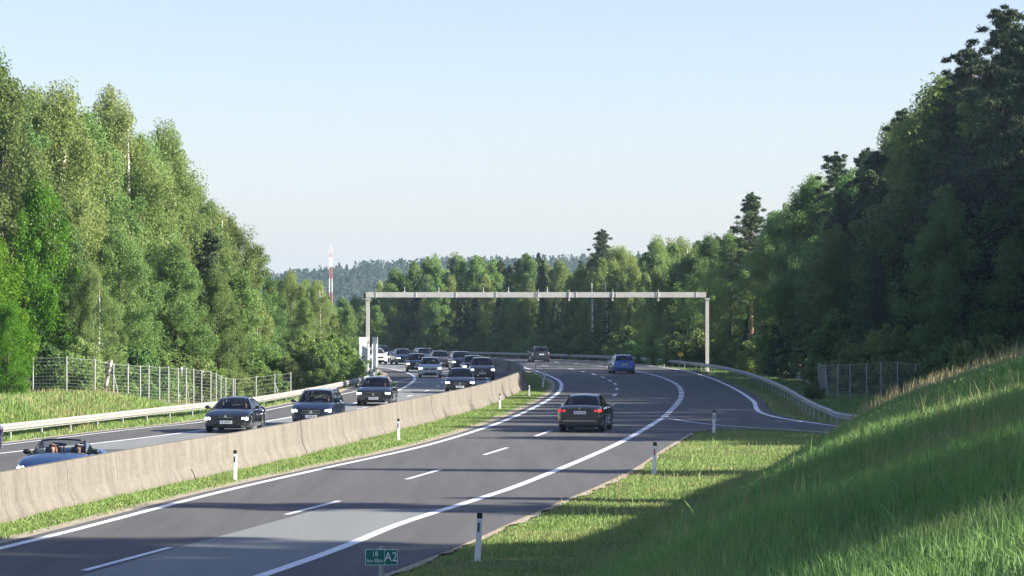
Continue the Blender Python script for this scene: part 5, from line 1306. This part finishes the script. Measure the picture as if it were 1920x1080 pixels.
car('van', 'van', -17.4, 338, -0.65, 'white van with a blue side at the far left end of the queue', white, plate='LL 920 H', group=GQ, emblem=False)['category'] = 'van'
GD = 'cars driving away on the right carriageway'
car('sedan', 'car', 2.72, 129, 0.135, 'dark grey saloon with red tail lights driving away from the camera', anth, front=False, lights='rear', plate='BR 3333 BM', group=GD)
car('wagon', 'car', 9.0, 256, -0.075, 'blue estate car driving away in the far right curve', royal, front=False, lights='off', plate='W 7418 X', group=GD, roofrail=True)
car('hatch', 'car', 2.95, 320, -0.12, 'dark estate with a pale roof driving away at the end of the visible road', anth, front=False, lights='off', plate='GF 52 RA', group=GD, roofrail=True)
# ------------------------------------------------------------ grass
def blades(name, xy, hgt, wid, m, seed, lean=0.35, seg=2, zoff=-0.02, label=None, wind=(0.06, 0.0)):
    rs = np.random.RandomState(seed); n = len(xy)
    z = terrain(xy[:, 0], xy[:, 1]) + zoff
    h = hgt * (0.45 + 0.75 * rs.rand(n)) * (0.65 + 0.7 * patch_noise(xy, 0.9, seed)); a = rs.rand(n) * 6.283
    dx, dy = np.cos(a), np.sin(a); w_ = wid * (0.6 + 0.8 * rs.rand(n))
    la = rs.rand(n) * 6.283; ll = np.abs(rs.randn(n)) * lean * h
    lx = np.cos(la) * ll + wind[0] * h * rs.rand(n); ly = np.sin(la) * ll + wind[1] * h * rs.rand(n)
    base = np.stack([xy[:, 0], xy[:, 1], z], 1); wv = np.stack([dx, dy, np.zeros(n)], 1) * (w_ / 2)[:, None]
    mid = base + np.stack([lx * 0.3, ly * 0.3, h * 0.58], 1)
    tip = base + np.stack([lx, ly, h * (1 - 0.25 * np.minimum(1, ll / h))], 1)
    V = np.stack([base - wv, base + wv, mid + wv * 0.8, mid - wv * 0.8, tip], 1).reshape(-1, 3)
    i = np.arange(n)[:, None] * 5
    F_ = np.concatenate([i + np.array([[0, 1, 2, 3]]), i + np.array([[3, 2, 4]])], 1).ravel()
    lt = np.tile([4, 3], n)
    o = link(name, np_mesh(name, V, F_, lt), None, m); tag(o, label=label, kind='stuff'); return o
def sample(n, ylo, yhi, fx0, fx1, seed, p=1.0):
    rs = np.random.RandomState(seed); y = ylo + (yhi - ylo) * rs.rand(n) ** p
    a = fx0(y); b = fx1(y); x = a + (b - a) * rs.rand(n); k = b > a
    return np.stack([x, y], 1)[k]
edge_r = lambda y: np.interp(y, pave_r[:, 1], pave_r[:, 0])
fr_r = lambda y: 0.172 * y + 0.6
def patch_noise(xy, s, seed):
    return 0.5 + 0.5 * np.sin(xy[:, 0] * s + seed) * np.sin(xy[:, 1] * s * 0.7 + seed * 2.1) * np.cos(xy[:, 0] * s * 0.37 - xy[:, 1] * s * 0.23)
# tall grass on the embankment
def bank(n, y0, y1, h, w_, seed, p=1.0):
    xy = sample(n, y0, y1, lambda y: np.maximum(xat(foot, y) - 0.4, -0.14 * y - 0.5), fr_r, seed, p)
    lat = xy[:, 0] - xat(foot, xy[:, 1]); k = np.random.RandomState(seed + 5).rand(len(xy)) < np.clip(0.35 + lat * 0.5, 0, 1)
    xy = xy[k]; q_ = patch_noise(xy, 1.9, 0.7) * 0.6 + patch_noise(xy, 4.3, 2.2) * 0.4
    return xy[(q_ > 0.30) | (np.random.RandomState(seed + 9).rand(len(xy)) < 0.30)]
a = bank(150000, 9, 34, 0, 0, 1, 0.8); blades('tall_grass', a, 0.19, 0.0065, M['grass'], 101, 0.55, label='long green grass on the near embankment')
a = bank(110000, 30, 70, 0, 0, 2, 0.9); blades('tall_grass', a, 0.19, 0.012, M['grass'], 102, 0.5, label='long green grass on the embankment slope')
a = bank(80000, 66, 134, 0, 0, 3); blades('tall_grass', a, 0.17, 0.022, M['grass'], 103, 0.45, label='long green grass on the far nose of the embankment')
# broad leaves and weeds in the near grass
a = bank(600, 16, 45, 0, 0, 4, 0.8); blades('weed_leaves', a, 0.28, 0.035, M['grass'], 104, 0.8, label='broad weed leaves in the near grass')
# low leafy weeds in patches: rosettes of broad leaves
def rosettes(n, y0, y1, seed):
    rs = np.random.RandomState(seed); c = sample(n, y0, y1, lambda y: xat(foot, y) + 1.5, fr_r, seed, 0.8); c = c[patch_noise(c, 0.8, 3.1) > 0.5]
    k = 26; xy = np.repeat(c, k, 0); m = len(xy); r_ = 0.22 * np.sqrt(rs.rand(m)); a_ = rs.rand(m) * 6.283
    x = xy[:, 0] + r_ * np.cos(a_); y = xy[:, 1] + r_ * np.sin(a_); z = terrain(x, y) + 0.03 + 0.12 * rs.rand(m)
    o = link('leafy_weeds', quads_mesh('leafy_weeds', leaf_quads(np.stack([x, y, z], 1), 0.022, rs, aspect=0.55, vdir=np.array([0, 0, 0.2]))), None, M['grass']); tag(o, label='leafy weeds in patches on the embankment', kind='stuff')
rosettes(420, 24, 70, 31)
# dry stems along the crest and the lit foot
a = bank(8000, 22, 132, 0, 0, 5); a = a[patch_noise(a, 0.5, 1.3) > 0.5]; blades('dry_stems', a, 0.32, 0.008, M['dry_grass'], 105, 0.25, label='thin dry grass stems on the embankment')
cr = sample(9000, 60, 132, lambda y: np.minimum(xat(foot, y) + 4.5, fr_r(y)), fr_r, 6); blades('dry_stems', cr, 0.46, 0.018, M['dry_grass'], 106, 0.25, label='straw coloured seed heads along the crest')
nz = sample(5000, 112, 133, lambda y: xat(foot, y) - 1.0, lambda y: np.minimum(fr_r(y), 0.122 * y + 0.0 * y), 8); blades('dry_stems', nz, 0.34, 0.03, M['dry_grass'], 108, 0.25, label='pale seed heads at the lit tip of the embankment')
# mown verge beside the right carriageway
a = sample(130000, 46, 134, lambda y: edge_r(y) + 0.10 + 0.25 * patch_noise(np.stack([y, y], 1), 1.3, 0.3), lambda y: np.minimum(xat(foot, y) + 1.2, fr_r(y)), 11, 1.0)
a = a[(np.random.RandomState(4).rand(len(a)) < np.clip((a[:, 0] - edge_r(a[:, 1])) * 2.0 + 0.3, 0, 1)) & (patch_noise(a, 1.1, 2.0) > 0.24)]
blades('short_grass', a, 0.10, 0.024, M['lawn'], 111, 0.6, label='short mown grass on the right verge')
a = sample(14000, 46, 134, lambda y: edge_r(y) + 0.05, lambda y: np.minimum(xat(foot, y) + 1.5, fr_r(y)), 21); a = a[patch_noise(a, 0.6, 1.0) > 0.4]; blades('verge_straw', a, 0.15, 0.018, M['dry_grass'], 121, 0.5, label='yellowed grass on the right verge')
a = sample(1800, 50, 132, lambda y: edge_r(y) + 1.0, lambda y: np.minimum(xat(foot, y) + 1.5, fr_r(y)), 22); blades('verge_tufts', a, 0.30, 0.02, M['lawn'], 122, 0.4, label='taller tufts on the right verge')
# median strip
mx0 = lambda y: xat(barrier[barrier[:, 1] < 235], y) + 0.25
mx1 = lambda y: xat(med_edge[med_edge[:, 1] < 300], y) - 0.12
a = sample(110000, 60, 262, mx0, mx1, 12, 1.15); k = np.random.RandomState(5).rand(len(a)) < np.clip((mx1(a[:, 1]) - a[:, 0]) * 1.6, 0.05, 1); a = a[k]
blades('median_grass', a, 0.12, 0.028, M['lawn'], 112, 0.6, label='short bright grass between the barrier and the edge line')
# left verge and meadow
lx = lambda y: np.interp(y, lo_edge[:90][lo_edge[:90, 1] < 262][:, 1], lo_edge[:90][lo_edge[:90, 1] < 262][:, 0])
a = sample(60000, 100, 262, lambda y: lx(y) - 3.6, lambda y: lx(y) - 0.35, 13); blades('left_verge_grass', a, 0.30, 0.05, M['lawn'], 113, 0.5, label='green grass under the left guard rail')
a = sample(70000, 112, 205, lambda y: np.maximum(lx(y) - 15, -0.175 * y), lambda y: lx(y) - 2.8, 14); blades('meadow_grass', a, 0.26, 0.04, M['lawn'], 114, 0.45, label='rough meadow grass before the left fence')
a = sample(11000, 130, 215, lambda y: np.maximum(lx(y) - 13, -0.165 * y), lambda y: lx(y) - 2.6, 15); a = a[patch_noise(a, 0.35, 0.4) > 0.48]; blades('meadow_straw', a, 0.42, 0.028, M['dry_grass'], 115, 0.3, label='straw coloured seed heads in the left meadow')
# grass beyond the ramp on the right
xr_ = lambda y: np.interp(y, ramp_far[ramp_far[:, 1] > 138][:, 1], ramp_far[ramp_far[:, 1] > 138][:, 0])
a = sample(50000, 138, 300, lambda y: xr_(y) + 0.75, lambda y: xr_(y) + 6 + 9 * (y < 205), 16, 1.2); blades('ramp_verge_grass', a, 0.22, 0.05, M['grass'], 116, 0.45, label='grass between the ramp and the right fence')
a = sample(9000, 138, 300, lambda y: xr_(y) + 0.7, lambda y: xr_(y) + 3, 17, 1.2); blades('ramp_verge_straw', a, 0.2, 0.04, M['dry_grass'], 117, 0.45, label='dry grass along the ramp edge')

# ------------------------------------------------------------ haze
mb = MB(); mb.box((0, 1500, 46), (8400, 9400, 108))
hz = bpy.data.materials.new('haze_air'); hz.use_nodes = True; n_ = hz.node_tree; n_.nodes.clear()
ho = n_.nodes.new('ShaderNodeOutputMaterial'); hv = n_.nodes.new('ShaderNodeVolumePrincipled')
hv.inputs['Color'].default_value = (0.62, 0.82, 1.0, 1); hv.inputs['Density'].default_value = 0.00013; hv.inputs['Anisotropy'].default_value = 0.2
n_.links.new(hv.outputs[0], ho.inputs['Volume'])
tag(mb.build('haze', hz), kind='stuff')
